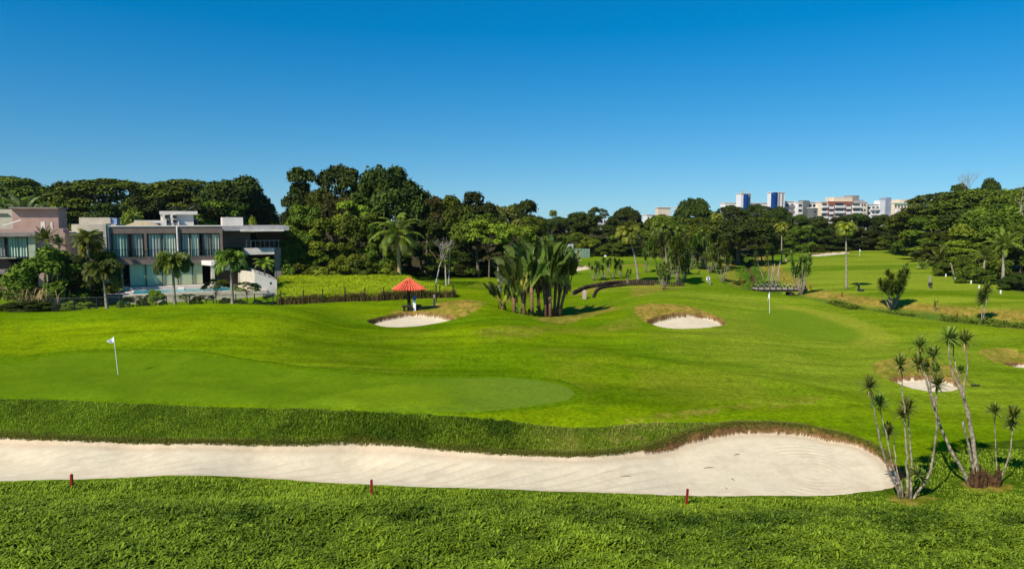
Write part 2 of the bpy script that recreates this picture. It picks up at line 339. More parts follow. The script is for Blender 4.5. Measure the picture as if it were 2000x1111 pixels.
RAKE = hit(1590, 905)
RIDGE = np.array([hit(*p) for p in curve([(830,706),(960,700),(1100,697),(1230,703),(1340,718),(1480,742),(1600,768),(1680,800)], False)])
def carve(X, Y, full=False):
    Z = H0(X, Y); inb = np.zeros(X.shape, int); wall = np.zeros(X.shape)
    for k, (n, P, d, wd) in enumerate(BP):
        s = sdf(X, Y, P, far=5.0)
        jit = (fbm(X*2.2, Y*2.2, 4) - .5) * (.16 if k == 0 else .12)
        s = s + jit
        t = smooth(s / wd)
        dd = d if k else .10 + .27 * smooth((X - 4.2) / 3.0) * (1 - .7 * smooth((X - 13.2) / 2.0))
        Z = Z - dd * t
        Z = Z + .05 * smooth(1 - np.abs(s + .12) / .3) * (.8 + .6 * (fbm(X*3, Y*3, 9) - .5))     # turf lip
        inb[s > (wd * .8 if k else .03 + .14 * smooth((X - 4.5) / 2))] = k + 1; wall = np.maximum(wall, smooth((s + .06) / .1) * (s < wd * .9) * (1 if k else smooth((X - 4.2) / 1.5)))
        if k == 0:
            Z = Z + np.where(s > .3, .045 * np.sin(9.0 * (X * .56 - Y * .83) + 3 * fbm(X*.35, Y*.35, 2)) * smooth((s - .3) / .9) * smooth((8 - X) / 5) * smooth(fbm(X*.3, Y*.3, 6) * 2.2 - .2), 0)
            rr_ = np.hypot(X - RAKE[0], (Y - RAKE[1]) * 1.0); Z = Z + np.where((s > .35) & (rr_ < 3.4), .012 * np.sin(rr_ * 19) * smooth((3.4 - rr_) / 1.2) * smooth(fbm(X*.5, Y*.5, 12) * 3 - 1.0), 0)
            Z = Z + np.where(s > 0, .10 * smooth(s / 2.2) * (fbm(X*.25, Y*.4, 3) - .4), 0)
    b = sdf(X, Y, BROOK, False, far=3.0)
    Z = Z - .5 * smooth(1 - b / .9)
    Z = Z + (fbm(X*.35, Y*.35, 1) - .5) * .10 * smooth((Y - 15) / 10)
    flat = smooth((sdf(X, Y, FRINGE1, far=3.0) + 2.5) / 2.5) + sum(smooth((sdf(X, Y, P, far=5.0) + 4.5) / 3.5) for _, P, _, _ in BP)
    Z = Z + ((fbm(X*.13, Y*.16, 81, 3) - .5) * .85 * smooth((Y - 37) / 5) * smooth((66 - Y) / 12) + (fbm(X*.06, Y*.09, 85, 3) - .5) * .9 * smooth((Y - 88) / 12) * smooth((X - 14) / 8) * smooth((185 - Y) / 15)) * (1 - np.clip(flat, 0, 1))
    rd = sdf(X, Y, RIDGE, False, far=5.0); Z = Z + .22 * np.exp(-(rd / 1.1) ** 2)
    if full: return Z, inb, wall, b
    return Z
def gz(x, y): return float(carve(np.array([float(x)]), np.array([float(y)]))[0])

us = np.concatenate([np.linspace(-1.4, -.76, 70)[:-1], np.linspace(-.76, .76, 1250), np.linspace(.76, 1.4, 70)[1:]])
ys = np.exp(np.concatenate([np.linspace(math.log(8), math.log(17), 60)[:-1], np.linspace(math.log(17), math.log(36), 380)[:-1], np.linspace(math.log(36), math.log(120), 420)[:-1], np.linspace(math.log(120), math.log(260), 100)[:-1], np.linspace(math.log(260), math.log(3400), 50)]))
UU, YY = np.meshgrid(us, ys); X = (UU * YY).ravel(); Y = YY.ravel()
Z, INB, WALL, BD = carve(X, Y, True)
def C(*c): return np.array(c)[None, :]
def mix(a, b, t): return a * (1 - t[:, None]) + b * t[:, None]
n1 = fbm(X*.16, Y*.16, 11); n2 = fbm(X*.9, Y*.9, 5); n3 = fbm(X*3.1, Y*3.1, 8, 3); n4 = fbm(X*.05, Y*.22, 21)
col = mix(C(.086, .152, .002), C(.150, .212, .002), smooth(n4 * 1.6 - .3))
col = mix(col, C(.165, .165, .012), smooth((n1 - .50) * 4) * .55 * smooth((X + 22) / 20))
col = mix(col, C(.055, .112, .002), smooth((n2 - .53) * 4) * .40)
n5 = fbm(X*.11, Y*.2, 91); col = mix(col, C(.046, .098, .001), smooth((n5 - .47) * 5) * .55 * smooth((X + 24) / 14) * smooth((16 - X) / 10))
col = mix(col, C(.165, .222, .014), smooth((X - 5) / 14) * smooth((Y - 30) / 8) * (.25 + .45 * smooth(n1 * 2 - .4)))
n6 = fbm(X*.16, Y*1.5, 93, 3); col = col * (1 + (n6 - .5) * .55)[:, None]
f1 = sdf(X, Y, FRINGE1); g1 = sdf(X, Y, GREEN1); l1 = sdf(X, Y, LIGHT1); g2 = sdf(X, Y, GREEN2); b2 = sdf(X, Y, BAND2, False)
col = mix(col, C(.076, .145, .002), smooth(f1 / .2) * .8)
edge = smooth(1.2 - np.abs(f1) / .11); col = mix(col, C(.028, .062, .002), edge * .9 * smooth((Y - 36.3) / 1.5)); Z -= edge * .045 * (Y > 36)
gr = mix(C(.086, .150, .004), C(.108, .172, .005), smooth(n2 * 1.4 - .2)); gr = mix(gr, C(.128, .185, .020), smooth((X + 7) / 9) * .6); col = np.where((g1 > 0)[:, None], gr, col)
col = mix(col, C(.138, .208, .006), smooth((l1 + (n3 - .5) * 1.4) / .6) * .7)
col = mix(col, mix(C(.105, .172, .009), C(.128, .192, .009), n2), smooth((g2 + .9 + (n3 - .5)) / 1.8) * .9)
col = mix(col, C(.225, .245, .02), smooth(1.3 - b2 / 1.5) * .75)
# a pale fairway beyond the brook, mown in bands
fw = smooth((Y - 74 + .0 * X) / 6) * smooth((X - 8) / 6)
col = mix(col, mix(C(.085, .150, .003), C(.22, .26, .018), smooth(fbm(X*.03, Y*.17, 31, 3) * 3 - 1)), fw * .8)
fw2 = smooth((Y - 92) / 10) * smooth((X - 3) / 6) * smooth((34 - X) / 5)
col = mix(col, mix(C(.085, .16, .003), C(.150, .21, .006), smooth(fbm(X*.04, Y*.1, 33) * 2 - .5)), fw2 * .8)
dry = np.zeros(len(X))
for P, wd, s in DRY:
    d = sdf(X, Y, P); dry = np.maximum(dry, s * smooth((d + (n3 - .5) * wd * 1.6) / wd + .5))
for P, wd, s in BANDS:
    d = sdf(X, Y, P, False); dry = np.maximum(dry, s * smooth(1.3 - (d + (n3 - .5) * wd) / wd))
dcol = mix(C(.155, .115, .015), C(.36, .215, .055), smooth(fbm(X*4, Y*2, 14, 3) * 2 - .5))
col = mix(col, dcol, dry * (.55 + .6 * smooth(n3 * 2 - .5)).clip(0, 1))
rn = sdf(X, Y, ROUGH_N); rb = sdf(X, Y, ROUGH_B)
rg = smooth(np.maximum(rn, rb) / .15 + .5)
col = mix(col, mix(C(.030, .055, .003), C(.065, .11, .005), n3), rg * (1 - .75 * dry))
bs = smooth(1.2 - BD / 3.2) * (Y > 95); col = mix(col, C(.035, .115, .010), bs * .9); col = mix(col, C(.07, .04, .02), smooth(1.2 - BD / .6))
ditch = smooth((-.25 - Z) / .35) * (INB == 0) * (Y > 60) * (Y < 100) * (X > 15); col = mix(col, C(.06, .12, .012), ditch * .8)
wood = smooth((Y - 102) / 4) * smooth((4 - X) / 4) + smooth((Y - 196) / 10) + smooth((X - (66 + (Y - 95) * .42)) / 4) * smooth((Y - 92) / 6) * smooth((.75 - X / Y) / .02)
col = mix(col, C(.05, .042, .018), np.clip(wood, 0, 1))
dirt = mix(C(.085, .042, .018), C(.21, .11, .048), fbm(X*6, Y*6, 3)); col = mix(col, dirt, WALL * (INB == 0) * .9)
sand = mix(C(.545, .462, .318), C(.585, .498, .345), smooth(n3 * 1.5 - .25)); sand = mix(sand, C(.40, .30, .20), smooth((fbm(X*1.3, Y*1.3, 17) - .56) * 5) * .22)
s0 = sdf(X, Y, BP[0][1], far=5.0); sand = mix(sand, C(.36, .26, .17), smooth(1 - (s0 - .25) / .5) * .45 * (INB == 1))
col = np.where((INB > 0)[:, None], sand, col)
nu, ny = len(us), len(ys)
V = np.stack([X, Y, Z], -1)
i = np.arange(nu - 1); j = np.arange(ny - 1); JJ, II = np.meshgrid(j, i, indexing='ij'); a = (JJ * nu + II).ravel()
Q = np.stack([a, a + 1, a + nu + 1, a + nu], -1)
# turf and sand materials share the measured colour attribute
def turf(name, amp, rough=.9, fine=22.0, bump=.35, sheen=True):
    m = mat(name, (.1, .2, .01), rough, 0.0)
    at_ = N(m, 'ShaderNodeAttribute', attribute_name='Col'); tc = N(m, 'ShaderNodeTexCoord')
    n = N(m, 'ShaderNodeTexNoise'); n.inputs['Scale'].default_value = fine; n.inputs['Detail'].default_value = 5; n.inputs['Roughness'].default_value = .7
    n2 = N(m, 'ShaderNodeTexNoise'); n2.inputs['Scale'].default_value = 1.7; n2.inputs['Detail'].default_value = 8; n2.inputs['Roughness'].default_value = .75
    L(m, tc.outputs['Object'], n.inputs['Vector']); L(m, tc.outputs['Object'], n2.inputs['Vector'])
    mr = N(m, 'ShaderNodeMapRange'); mr.inputs['From Min'].default_value = .3; mr.inputs['From Max'].default_value = .7; mr.inputs['To Min'].default_value = 1 - amp; mr.inputs['To Max'].default_value = 1 + amp
    mr2 = N(m, 'ShaderNodeMapRange'); mr2.inputs['From Min'].default_value = .3; mr2.inputs['From Max'].default_value = .7; mr2.inputs['To Min'].default_value = 1 - amp * .7; mr2.inputs['To Max'].default_value = 1 + amp * .7
    L(m, n.outputs['Fac'], mr.inputs['Value']); L(m, n2.outputs['Fac'], mr2.inputs['Value'])
    n3_ = N(m, 'ShaderNodeTexNoise'); n3_.inputs['Scale'].default_value = 5.5; n3_.inputs['Detail'].default_value = 4; mr3 = N(m, 'ShaderNodeMapRange'); mr3.inputs['From Min'].default_value = .32; mr3.inputs['From Max'].default_value = .68; mr3.inputs['To Min'].default_value = 1 - amp * .9; mr3.inputs['To Max'].default_value = 1 + amp * .9
    L(m, tc.outputs['Object'], n3_.inputs['Vector']); L(m, n3_.outputs['Fac'], mr3.inputs['Value']); mu0 = N(m, 'ShaderNodeMath', operation='MULTIPLY'); L(m, mr.outputs[0], mu0.inputs[0]); L(m, mr3.outputs[0], mu0.inputs[1])
    mu = N(m, 'ShaderNodeMath', operation='MULTIPLY'); L(m, mu0.outputs[0], mu.inputs[0]); L(m, mr2.outputs[0], mu.inputs[1])
    vm = N(m, 'ShaderNodeVectorMath', operation='SCALE'); L(m, at_.outputs['Color'], vm.inputs[0]); L(m, mu.outputs[0], vm.inputs['Scale'])
    L(m, vm.outputs[0], bsdf(m).inputs['Base Color'])
    b = N(m, 'ShaderNodeBump'); b.inputs['Strength'].default_value = bump; b.inputs['Distance'].default_value = .04
    L(m, n.outputs['Fac'], b.inputs['Height']); L(m, b.outputs[0], bsdf(m).inputs['Normal'])
    return m
M_TURF = turf('fairway turf', .30); M_GREEN = turf('close mown green', .14, fine=30, bump=.15); M_SAND = turf('bunker sand', .045, .95, 16.0, .28)
fid = np.zeros(len(Q), int)
mid_in = INB[Q].min(1); fid[mid_in > 0] = mid_in[mid_in > 0]
fg1 = (g1[Q].min(1) > 0) & (fid == 0); fg2 = (g2[Q].min(1) > 0) & (fid == 0); fid[fg1] = 20; fid[fg2] = 21
def sub(name, mask, m, label):
    q = Q[mask]
    if not len(q): return None
    used, inv = np.unique(q, return_inverse=True)
    me = npmesh(name, V[used], [inv.reshape(-1, 4)], smooth=True, colors=col[used]); me.materials.append(m)
    o = bpy.data.objects.new(name, me); COL.objects.link(o); return tag(o, label, kind='structure')
sub('ground', fid == 0, M_TURF, 'rolling golf course turf with mounds, dry patches and rough')
sub('putting_green', fid == 20, M_GREEN, 'near putting green with a darker ring round its edge')
sub('putting_green', fid == 21, M_GREEN, 'farther putting green on the raised shelf')
BL = ['long curved sand bunker across the foreground', 'round sand bunker below the red roofed shelter', 'oval sand bunker cut into the golden mound', 'small oval sand bunker behind the yuccas', 'sand bunker cut off by the picture edge', 'small far sand bunker past the travellers palms', 'far pale sand strip in front of the distant wood']
for k, lb in enumerate(BL): sub('sand_bunker', fid == k + 1, M_SAND, lb)
del UU, YY
# ------------------------------------------------------------------ leaves and plants
rs = np.random.RandomState(11)
def unit(a): return a / (np.linalg.norm(a, axis=-1, keepdims=True) + 1e-9)
def leaf_cards(P, Nrm, size, ar=.5, rng=rs, tone=None, fold=.25):
    """one pointed four-sided leaf per point"""
    n = len(P); r = unit(rng.normal(size=(n, 3))); T = unit(np.cross(Nrm, r)); B = np.cross(Nrm, T)
    s = (size * rng.uniform(.55, 1.35, n))[:, None]
    tip = P + T * s - Nrm * s * fold * .6; base = P - T * s * .8
    a = P + B * s * ar + Nrm * s * fold * .4; b = P - B * s * ar + Nrm * s * fold * .4
    V = np.stack([base, a, tip, b], 1).reshape(-1, 3); F = np.arange(n * 4).reshape(n, 4)
    t = np.repeat(rng.rand(n) if tone is None else tone, 4)
    return V, F, t
def lobe_crown(lobes, n, size, seed, ar=.5, up=.35, shell=.35, cull=True):
    rng = np.random.RandomState(seed); lobes = np.asarray(lobes, float); c = lobes[:, :3]; r = lobes[:, 3:6]
    A = (r[:, 0]*r[:, 1] + r[:, 0]*r[:, 2] + r[:, 1]*r[:, 2]); k = rng.choice(len(lobes), int(n * 1.6), p=A / A.sum())
    D = unit(rng.normal(size=(len(k), 3))); D[:, 2] = np.where(D[:, 2] < -.35, -D[:, 2], D[:, 2])
    P = c[k] + D * r[k] * (1 - shell * rng.rand(len(k), 1) ** 1.5 + .12 * rng.normal(size=(len(k), 1)))
    if cull:
        keep = np.ones(len(P), bool)
        for i in range(len(lobes)):
            q = ((P - c[i]) / r[i]); keep &= ~(((q ** 2).sum(1) < .55) & (k != i))
        P = P[keep]; D = D[keep]; k = k[keep]
    P = P[:n]; D = D[:n]; k = k[:n]
    Nn = unit(D / r[k] * r[k].mean(1, keepdims=True) * .9 + rng.normal(size=D.shape) * .55 + np.array([0, 0, up]))
    lt = rng.rand(len(lobes)); t = np.clip(.5 * lt[k] + .5 * rng.rand(len(k)) + .0, 0, 1)
    return leaf_cards(P, Nn, size, ar, rng, t)
def limbs(mb, base, top, lobes, rng, r0, n=9, taper=.45):
    base = Vector(base); top = Vector(top); mid = base.lerp(top, .5) + Vector((rng.uniform(-.3, .3), rng.uniform(-.3, .3), 0))
    mb.tube([base - Vector((0, 0, .3)), base + Vector((0, 0, .15)), mid, top], [r0 * 1.5, r0 * 1.05, r0 * .8, r0 * taper], 8)
    for i in rng.choice(len(lobes), min(n, len(lobes)), replace=False):
        e = Vector(lobes[i][:3]); s = base.lerp(top, rng.uniform(.45, .95)); m = s.lerp(e, .5) + Vector((0, 0, .25))
        mb.tube([s, m, e], [r0 * .4, r0 * .25, r0 * .1], 5)
def make_lobes(kind, seed):
    g = np.random.RandomState(seed); L_ = []
    if kind == 'round':
        for i in range(62):
            d = unit(g.normal(size=3)); d[2] = abs(d[2]) * 1.1 - .35; q = g.uniform(.62, 1.04) + (.14 if i % 6 == 0 else 0)
            s = g.uniform(.65, 1.35) * (.6 if i % 6 == 0 else 1); L_.append((d[0]*3.7*q, d[1]*3.7*q, 6.0 + d[2]*3.6*q, s, s, s * .8))
    elif kind == 'tall':
        for i in range(34):
            h = g.uniform(.0, 1); a = g.uniform(0, 6.28); rr = (1 - (2*h - .9) ** 2 * .8) * g.uniform(1.6, 3.3)
            s = g.uniform(.8, 1.5); L_.append((math.cos(a)*rr, math.sin(a)*rr, 4.4 + h * 5.0, s, s, s * .75))
    elif kind == 'column':
        for i in range(26):
            h = g.uniform(0, 1); a = g.uniform(0, 6.28); rr = (1 - h * .45) * g.uniform(.5, 1.9)
            s = g.uniform(.6, 1.15); L_.append((math.cos(a)*rr, math.sin(a)*rr, 3.0 + h * 6.4, s, s, s * .8))
    elif kind == 'wall':
        for i in range(60):
            h = g.uniform(0, 1) ** .9; a = g.uniform(0, 6.28); rr = (3.9 - 1.6 * h) * g.uniform(.68, 1.14)
            s = g.uniform(.45, 1.25); L_.append((math.cos(a)*rr, math.sin(a)*rr, .7 + h * 8.6, s, s, s * .8))
    elif kind == 'bush':
        for i in range(34):
            d = unit(g.normal(size=3)); d[2] = abs(d[2]); q = g.uniform(.75, 1.05); s = g.uniform(.7, 1.4)
            L_.append((d[0]*4*q, d[1]*4*q, 1.0 + d[2]*7.8*q, s, s, s * 1.2))
    elif kind == 'umbrella':
        for i in range(150):
            a = g.uniform(0, 6.28); q = math.sqrt(g.rand()); rr = 7.6 * q
            z = 9.4 - 4.2 * q ** 2.2 - (abs(g.normal(0, 1.7)) * (.25 + q) if i % 2 else 0); s = g.uniform(.8, 1.6); L_.append((math.cos(a)*rr, math.sin(a)*rr, max(z, 2.2), s, s, .34))
    elif kind == 'airy':
        for i in range(34):
            d = unit(g.normal(size=3)); d[2] = abs(d[2]) * 1.0 - .2; q = g.uniform(.8, 1.15); s = g.uniform(.45, 1.0)
            L_.append((d[0]*3.9*q, d[1]*3.9*q, 6.4 + d[2]*3.0*q, s, s, s * .6))
    elif kind == 'parasol':
        for i in range(30):
            a = g.uniform(0, 6.28); q = math.sqrt(g.rand()); rr = 4.2 * q; s = g.uniform(.6, 1.0)
            L_.append((math.cos(a)*rr, math.sin(a)*rr, 9.0 - 1.6 * q * q, s, s, .6))
    return L_
PROTO = {}
def proto(kind, seed, n, size, ar=.5, up=.35, trunk=(.24, .6), nl=10):
    L_ = make_lobes(kind, seed); V_, F_, t_ = lobe_crown(L_, n, size, seed + 1, ar, up)
    cm = npmesh('crown', V_, [F_], t_); rng = np.random.RandomState(seed + 2); mb = MB()
    zt = max(q[2] for q in L_) * trunk[1]
    limbs(mb, (0, 0, 0), (rng.uniform(-.4, .4), rng.uniform(-.4, .4), zt), L_, rng, trunk[0], nl)
    tm = mb.mesh('trunk', smooth=True)
    hx = np.percentile(np.abs(V_[:, 0]), 98); top = np.percentile(V_[:, 2], 99.7)
    PROTO.setdefault(kind, []).append((cm, tm, 2 * hx, top))
for s_ in (1, 2, 3): proto('round', s_ * 10, 12000, .24)
for s_ in (4, 5, 6): proto('tall', s_ * 10, 9500, .25, trunk=(.2, .75), nl=14)
for s_ in (7, 8): proto('column', s_ * 10, 7000, .22, trunk=(.15, .8), nl=12)
for s_ in (9, 10, 11): proto('wall', s_ * 10, 15000, .22, trunk=(.2, .7))
for s_ in (12, 13, 14): proto('bush', s_ * 10, 9000, .30, trunk=(.2, .5))
for s_ in (15, 16): proto('umbrella', s_ * 10, 26000, .24, ar=.45, up=1.2, trunk=(.32, .75), nl=22)
for s_ in (17, 18): proto('airy', s_ * 10, 4200, .22, up=.6, trunk=(.15, .75), nl=22)
for s_ in (19, 20): proto('parasol', s_ * 10, 5200, .22, up=.6, trunk=(.34, .8), nl=22)
M_BARK = noisy('grey brown bark', (.075, .055, .036), (.19, .15, .105), 6, .95, .5, stretch=(1, 1, .3))
M_BARKL = noisy('pale bark', (.17, .14, .10), (.36, .31, .235), 9, .9, .4, stretch=(1, 1, .4))
LEAF = {
 'dark': leafmat('dark evergreen leaves', (.012, .024, .003), (.050, .082, .008)),
 'mid': leafmat('mid green leaves', (.022, .046, .003), (.105, .165, .010)),
 'light': leafmat('light yellow green leaves', (.045, .085, .003), (.185, .255, .016)),
 'olive': leafmat('olive brown leaves', (.035, .045, .006), (.13, .13, .025)),
 'rain': leafmat('flat feathered canopy leaves', (.026, .050, .003), (.115, .165, .014), .7),
 'palm': leafmat('palm fronds', (.035, .07, .004), (.145, .215, .012), .5, .3, .15),
 'gold': leafmat('yellow green palm fronds', (.075, .11, .006), (.22, .26, .016), .5, .3, .15),
 'yucca': leafmat('dark strap leaves', (.036, .066, .006), (.175, .24, .035), .6, .15),
 'paddle': leafmat('glossy paddle leaves', (.013, .032, .004), (.085, .135, .018), .42, .35, .08),
 'blue': leafmat('greyish palm fronds', (.05, .08, .02), (.17, .22, .07), .5, .35)}
TREES = 0
def tree(kind, px, Y, top, wpx, tone, label, group=None, name=None, bark=None, sink=0.0, cat='tree', dx=0):
    """a tree standing on the terrain at photo column px and depth Y, its top and width as measured"""
    global TREES; TREES += 1
    P_ = PROTO[kind]; cm, tm, w0, h0 = P_[TREES % len(P_)]
    x = wx(px, Y); g = gz(x, Y) - sink; h = wz(top, Y) - g; wd = wpx * 1.16 / F * Y
    rng = np.random.RandomState(TREES * 7 + 3)
    t = thing(name or {'bush': 'bush', 'umbrella': 'spreading_tree', 'airy': 'open_tree', 'parasol': 'dragon_tree'}.get(kind, 'forest_tree'),
              label, cat, (x, Y, g), group, rng.uniform(0, 6.28), (wd / w0, wd / w0, h / h0))
    child('trunk', tm, bark or M_BARK, t); child('crown', cm, LEAF[tone], t)
    return t
# ---- palms
def palm_mesh(seed, nf, flen, droop, leaflet, width=.045, rise=.9, plume=0.0, nl=34, spread=1.0):
    g = np.random.RandomState(seed); Vs = []; Ts = []
    for f in range(nf):
        a = f * 2.39996 + g.uniform(-.3, .3); q = f / nf; el = rise * (1.25 - 1.5 * q * spread) + g.uniform(-.12, .12)
        Ln = flen * g.uniform(.8, 1.08); p = np.zeros(3); th = el; pts = [p.copy()]; K = 12
        for k in range(K):
            d = np.array([math.cos(a) * math.cos(th), math.sin(a) * math.cos(th), math.sin(th)]); p = p + d * Ln / K; th -= droop / K * (.5 + k / K); pts.append(p.copy())
        pts = np.array(pts); tone = g.uniform(.2, 1)
        for i in range(nl * 2):
            s = .12 + .88 * (i // 2 + g.rand()) / nl; j = min(int(s * K), K - 1); fr = s * K - j; c = pts[j] * (1 - fr) + pts[min(j+1, K)] * fr
            d = unit(pts[min(j+1, K)] - pts[max(j, 0)]); side = np.cross(d, [0, 0, 1.0]); side = unit(side) * (1 if i % 2 else -1); upv = np.cross(side, d)
            if plume: ph = g.uniform(-plume, plume); side = side * math.cos(ph) + unit(upv) * math.sin(ph)
            ll = leaflet * math.sin(math.pi * min(.12 + .88 * s, .97)) ** .6 * g.uniform(.8, 1.1)
            dr = unit(side * .8 + d * .55 + np.array([0, 0, -.10])); e1 = c + dr * ll * .55; e2 = c + dr * ll + np.array([0, 0, -ll * .35]); wv = d * width
            Vs += [c - wv * .5, c + wv * .5, e1 + wv, e1 - wv, e2]; Ts += [np.clip(tone + g.uniform(-.2, .2), 0, 1)] * 5
        for k in range(K):
            w_ = np.cross(unit(pts[k+1] - pts[k]), [0, 0, 1.0]) * .03 * (1 - k / K + .2)
            Vs += [pts[k] - w_, pts[k] + w_, pts[k+1] + w_, pts[k+1] - w_, pts[k+1]]; Ts += [.9] * 5
    V_ = np.array(Vs); b = np.arange(len(V_) // 5) * 5
    return npmesh('crown', V_, [np.stack([b, b+1, b+2, b+3], -1), np.stack([b+3, b+2, b+4], -1)], Ts)
PALM = {'feather': palm_mesh(1, 17, 2.9, 1.5, .75, .055), 'coconut': palm_mesh(2, 24, 4.9, 2.0, 1.0, .07, 1.25), 'foxtail': palm_mesh(3, 24, 2.3, 1.9, .62, .06, .95, 1.3, 60),
        'fountain': palm_mesh(4, 26, 3.4, 1.1, .6, .045, 1.1), 'queen': palm_mesh(5, 30, 2.6, 2.6, .85, .065, 1.1, .6, 42), 'spiky': palm_mesh(6, 22, 1.8, .5, .35, .05, 1.2, .3, 22)}
def palm(kind, px, py, Y, cpx, cpy, rpx, tone, label, group=None, r0=.15, bark=None, dead=0, cat='palm tree', name='palm_tree', shaft=False):
    """base at (px, py) on the terrain at depth Y, crown centre seen at (cpx, cpy)"""
    x = wx(px, Y); g = gz(x, Y); top = Vector((wx(cpx, Y), Y, wz(cpy, Y))); b = Vector((x, Y, g)); sc_ = rpx / F * Y / {'feather': 2.5, 'coconut': 3.9, 'foxtail': 1.9, 'fountain': 2.9, 'queen': 2.4, 'spiky': 1.6}[kind]
    t = thing(name, label, cat, b, group); mb = MB(); v = top - b
    pts = [b + v * q + Vector((0, 0, 0)) + Vector((.25 * math.sin(q * 3.1), 0, 0)) * (abs(v.x) > .8) for q in (0, .06, .3, .6, .9, 1)]; pts[0] = pts[0] - Vector((0, 0, .3))
    mb.tube(pts, [r0 * 1.7, r0 * 1.3, r0, r0 * .9, r0 * .8, r0 * .7], 9); mb.build('trunk', bark or M_BARKL, t, True)
    c = child('crown', PALM[kind], LEAF[tone], t); c.location = v; c.scale = (sc_,) * 3; c.rotation_euler = (0, 0, hash(label) % 6 if False else (len(label) % 6))
    if dead:
        mb = MB(); g_ = random.Random(len(label))
        for i in range(dead):
            a = g_.uniform(0, 6.28); l = g_.uniform(.8, 1.6) * sc_; o = Vector((math.cos(a), math.sin(a), 0))
            mb.strap([top + o * .1, top + o * .45 * sc_ + Vector((0, 0, -.2)), top + o * .4 * sc_ + Vector((0, 0, -l))], [.05, .12, .03], Vector((-o.y, o.x, 0)))
        mb.build('dead_frond_skirt', M_STRAW, t)
    if shaft:
        mb = MB(); mb.tube([top - v.normalized() * 1.1, top], [r0 * .95, r0 * .7], 9); mb.build('crown_shaft', LEAF['gold'], t, True)
    return t
M_STRAW = noisy('dry straw', (.30, .19, .08), (.48, .34, .17), 8, .9)
# ---- strap-leaved rosettes (yuccas, dracaenas)
def rosette(mb, c, r, seed, n=46, w=.022, lo=-.55, axis=(0, 0, 1)):
    g = random.Random(seed); c = Vector(c); q = Vector((0, 0, 1)).rotation_difference(Vector(axis))
    for i in range(n):
        a = i * 2.39996 + g.uniform(-.2, .2); e = lo + (1.45 - lo) * (i / n) ** .8 + g.uniform(-.1, .1); l = r * g.uniform(.8, 1.12)
        d = q @ Vector((math.cos(a) * math.cos(e), math.sin(a) * math.cos(e), math.sin(e))); s = d.cross(Vector((0, 0, 1)))
        s = s.normalized() if s.length > .05 else Vector((1, 0, 0)); sag = Vector((0, 0, -l * .14 * math.cos(e) * g.uniform(.3, 1.3)))
        mb.strap([c + d * r * .06, c + d * l * .5 + sag * .15, c + d * l * .8 + sag * .55, c + d * l + sag], [w * .75, w, w * .85, w * .08], s, g.uniform(.1, 1) * (.55 if e < -.1 else 1))
    return mb
# ------------------------------------------------------------------ the woods, tree by tree: kind, column, depth, top, width, leaf, label
G1 = 'trees of the wood behind the houses'; G2 = 'trees of the wood beside the tall grass field'; G3 = 'trees of the middle wood'; G4 = 'trees below the apartment blocks'; G5 = 'trees on the wooded slope'
for r in [
 ('umbrella',20,142,346,170,'rain',"spreading flat-topped tree at the picture edge, high behind the cream house"),
 ('round',62,150,351,80,'dark',"dark dome-shaped tree rising just behind the big date palm"),
 ('round',118,158,356,46,'dark',"small dark treetop poking up over the pink house's roof corner"),
 ('round',148,155,355,50,'dark',"blackish treetop beside the spreading canopy, over the beige roof box"),
 ('umbrella',222,138,351,225,'rain',"widest flat layered canopy tree, filling the skyline behind the beige roof box"),
 ('wall',130,128,385,90,'mid',"leafy green tree directly behind the pink house's shaded side"),
 ('wall',205,126,398,90,'dark',"shaded tree under the wide layered canopy"),
 ('bush',262,122,408,60,'light',"pale leafy bush tree behind the low white roof box"),
 ('umbrella',362,140,352,200,'rain',"layered canopy tree above the white roof box with air conditioners"),
 ('wall',300,127,385,100,'dark',"dark tree filling the gap between two layered canopies"),
 ('wall',385,126,396,110,'dark',"deep green tree right behind the roof chimney vent"),
 ('round',462,134,347,112,'dark',"tall dark tree ending the house wood, its crown edge ragged against open sky"),
 ('wall',440,130,395,110,'mid',"mid green tree whose foliage backs the white roof tank box"),
 ('round',498,140,382,70,'dark',"darker lower tree leaning out from the house wood into the open sky"),
 ('bush',500,122,425,44,'light',"small bright green treetop just over the long grey roof"),
 ('wall',40,126,385,110,'mid',"bright green tree around the foot of the big date palm"),
 ('bush',530,150,423,50,'dark',"low dark tree crown under the distant blue hill"),
 ('bush',556,155,424,50,'mid',"low round treetop between the blue hill and the wood by the field"),
 ('round',330,152,362,80,'dark',"dark crown showing through the dip between layered canopies")]:
    tree(*r[:6], r[6], G1)
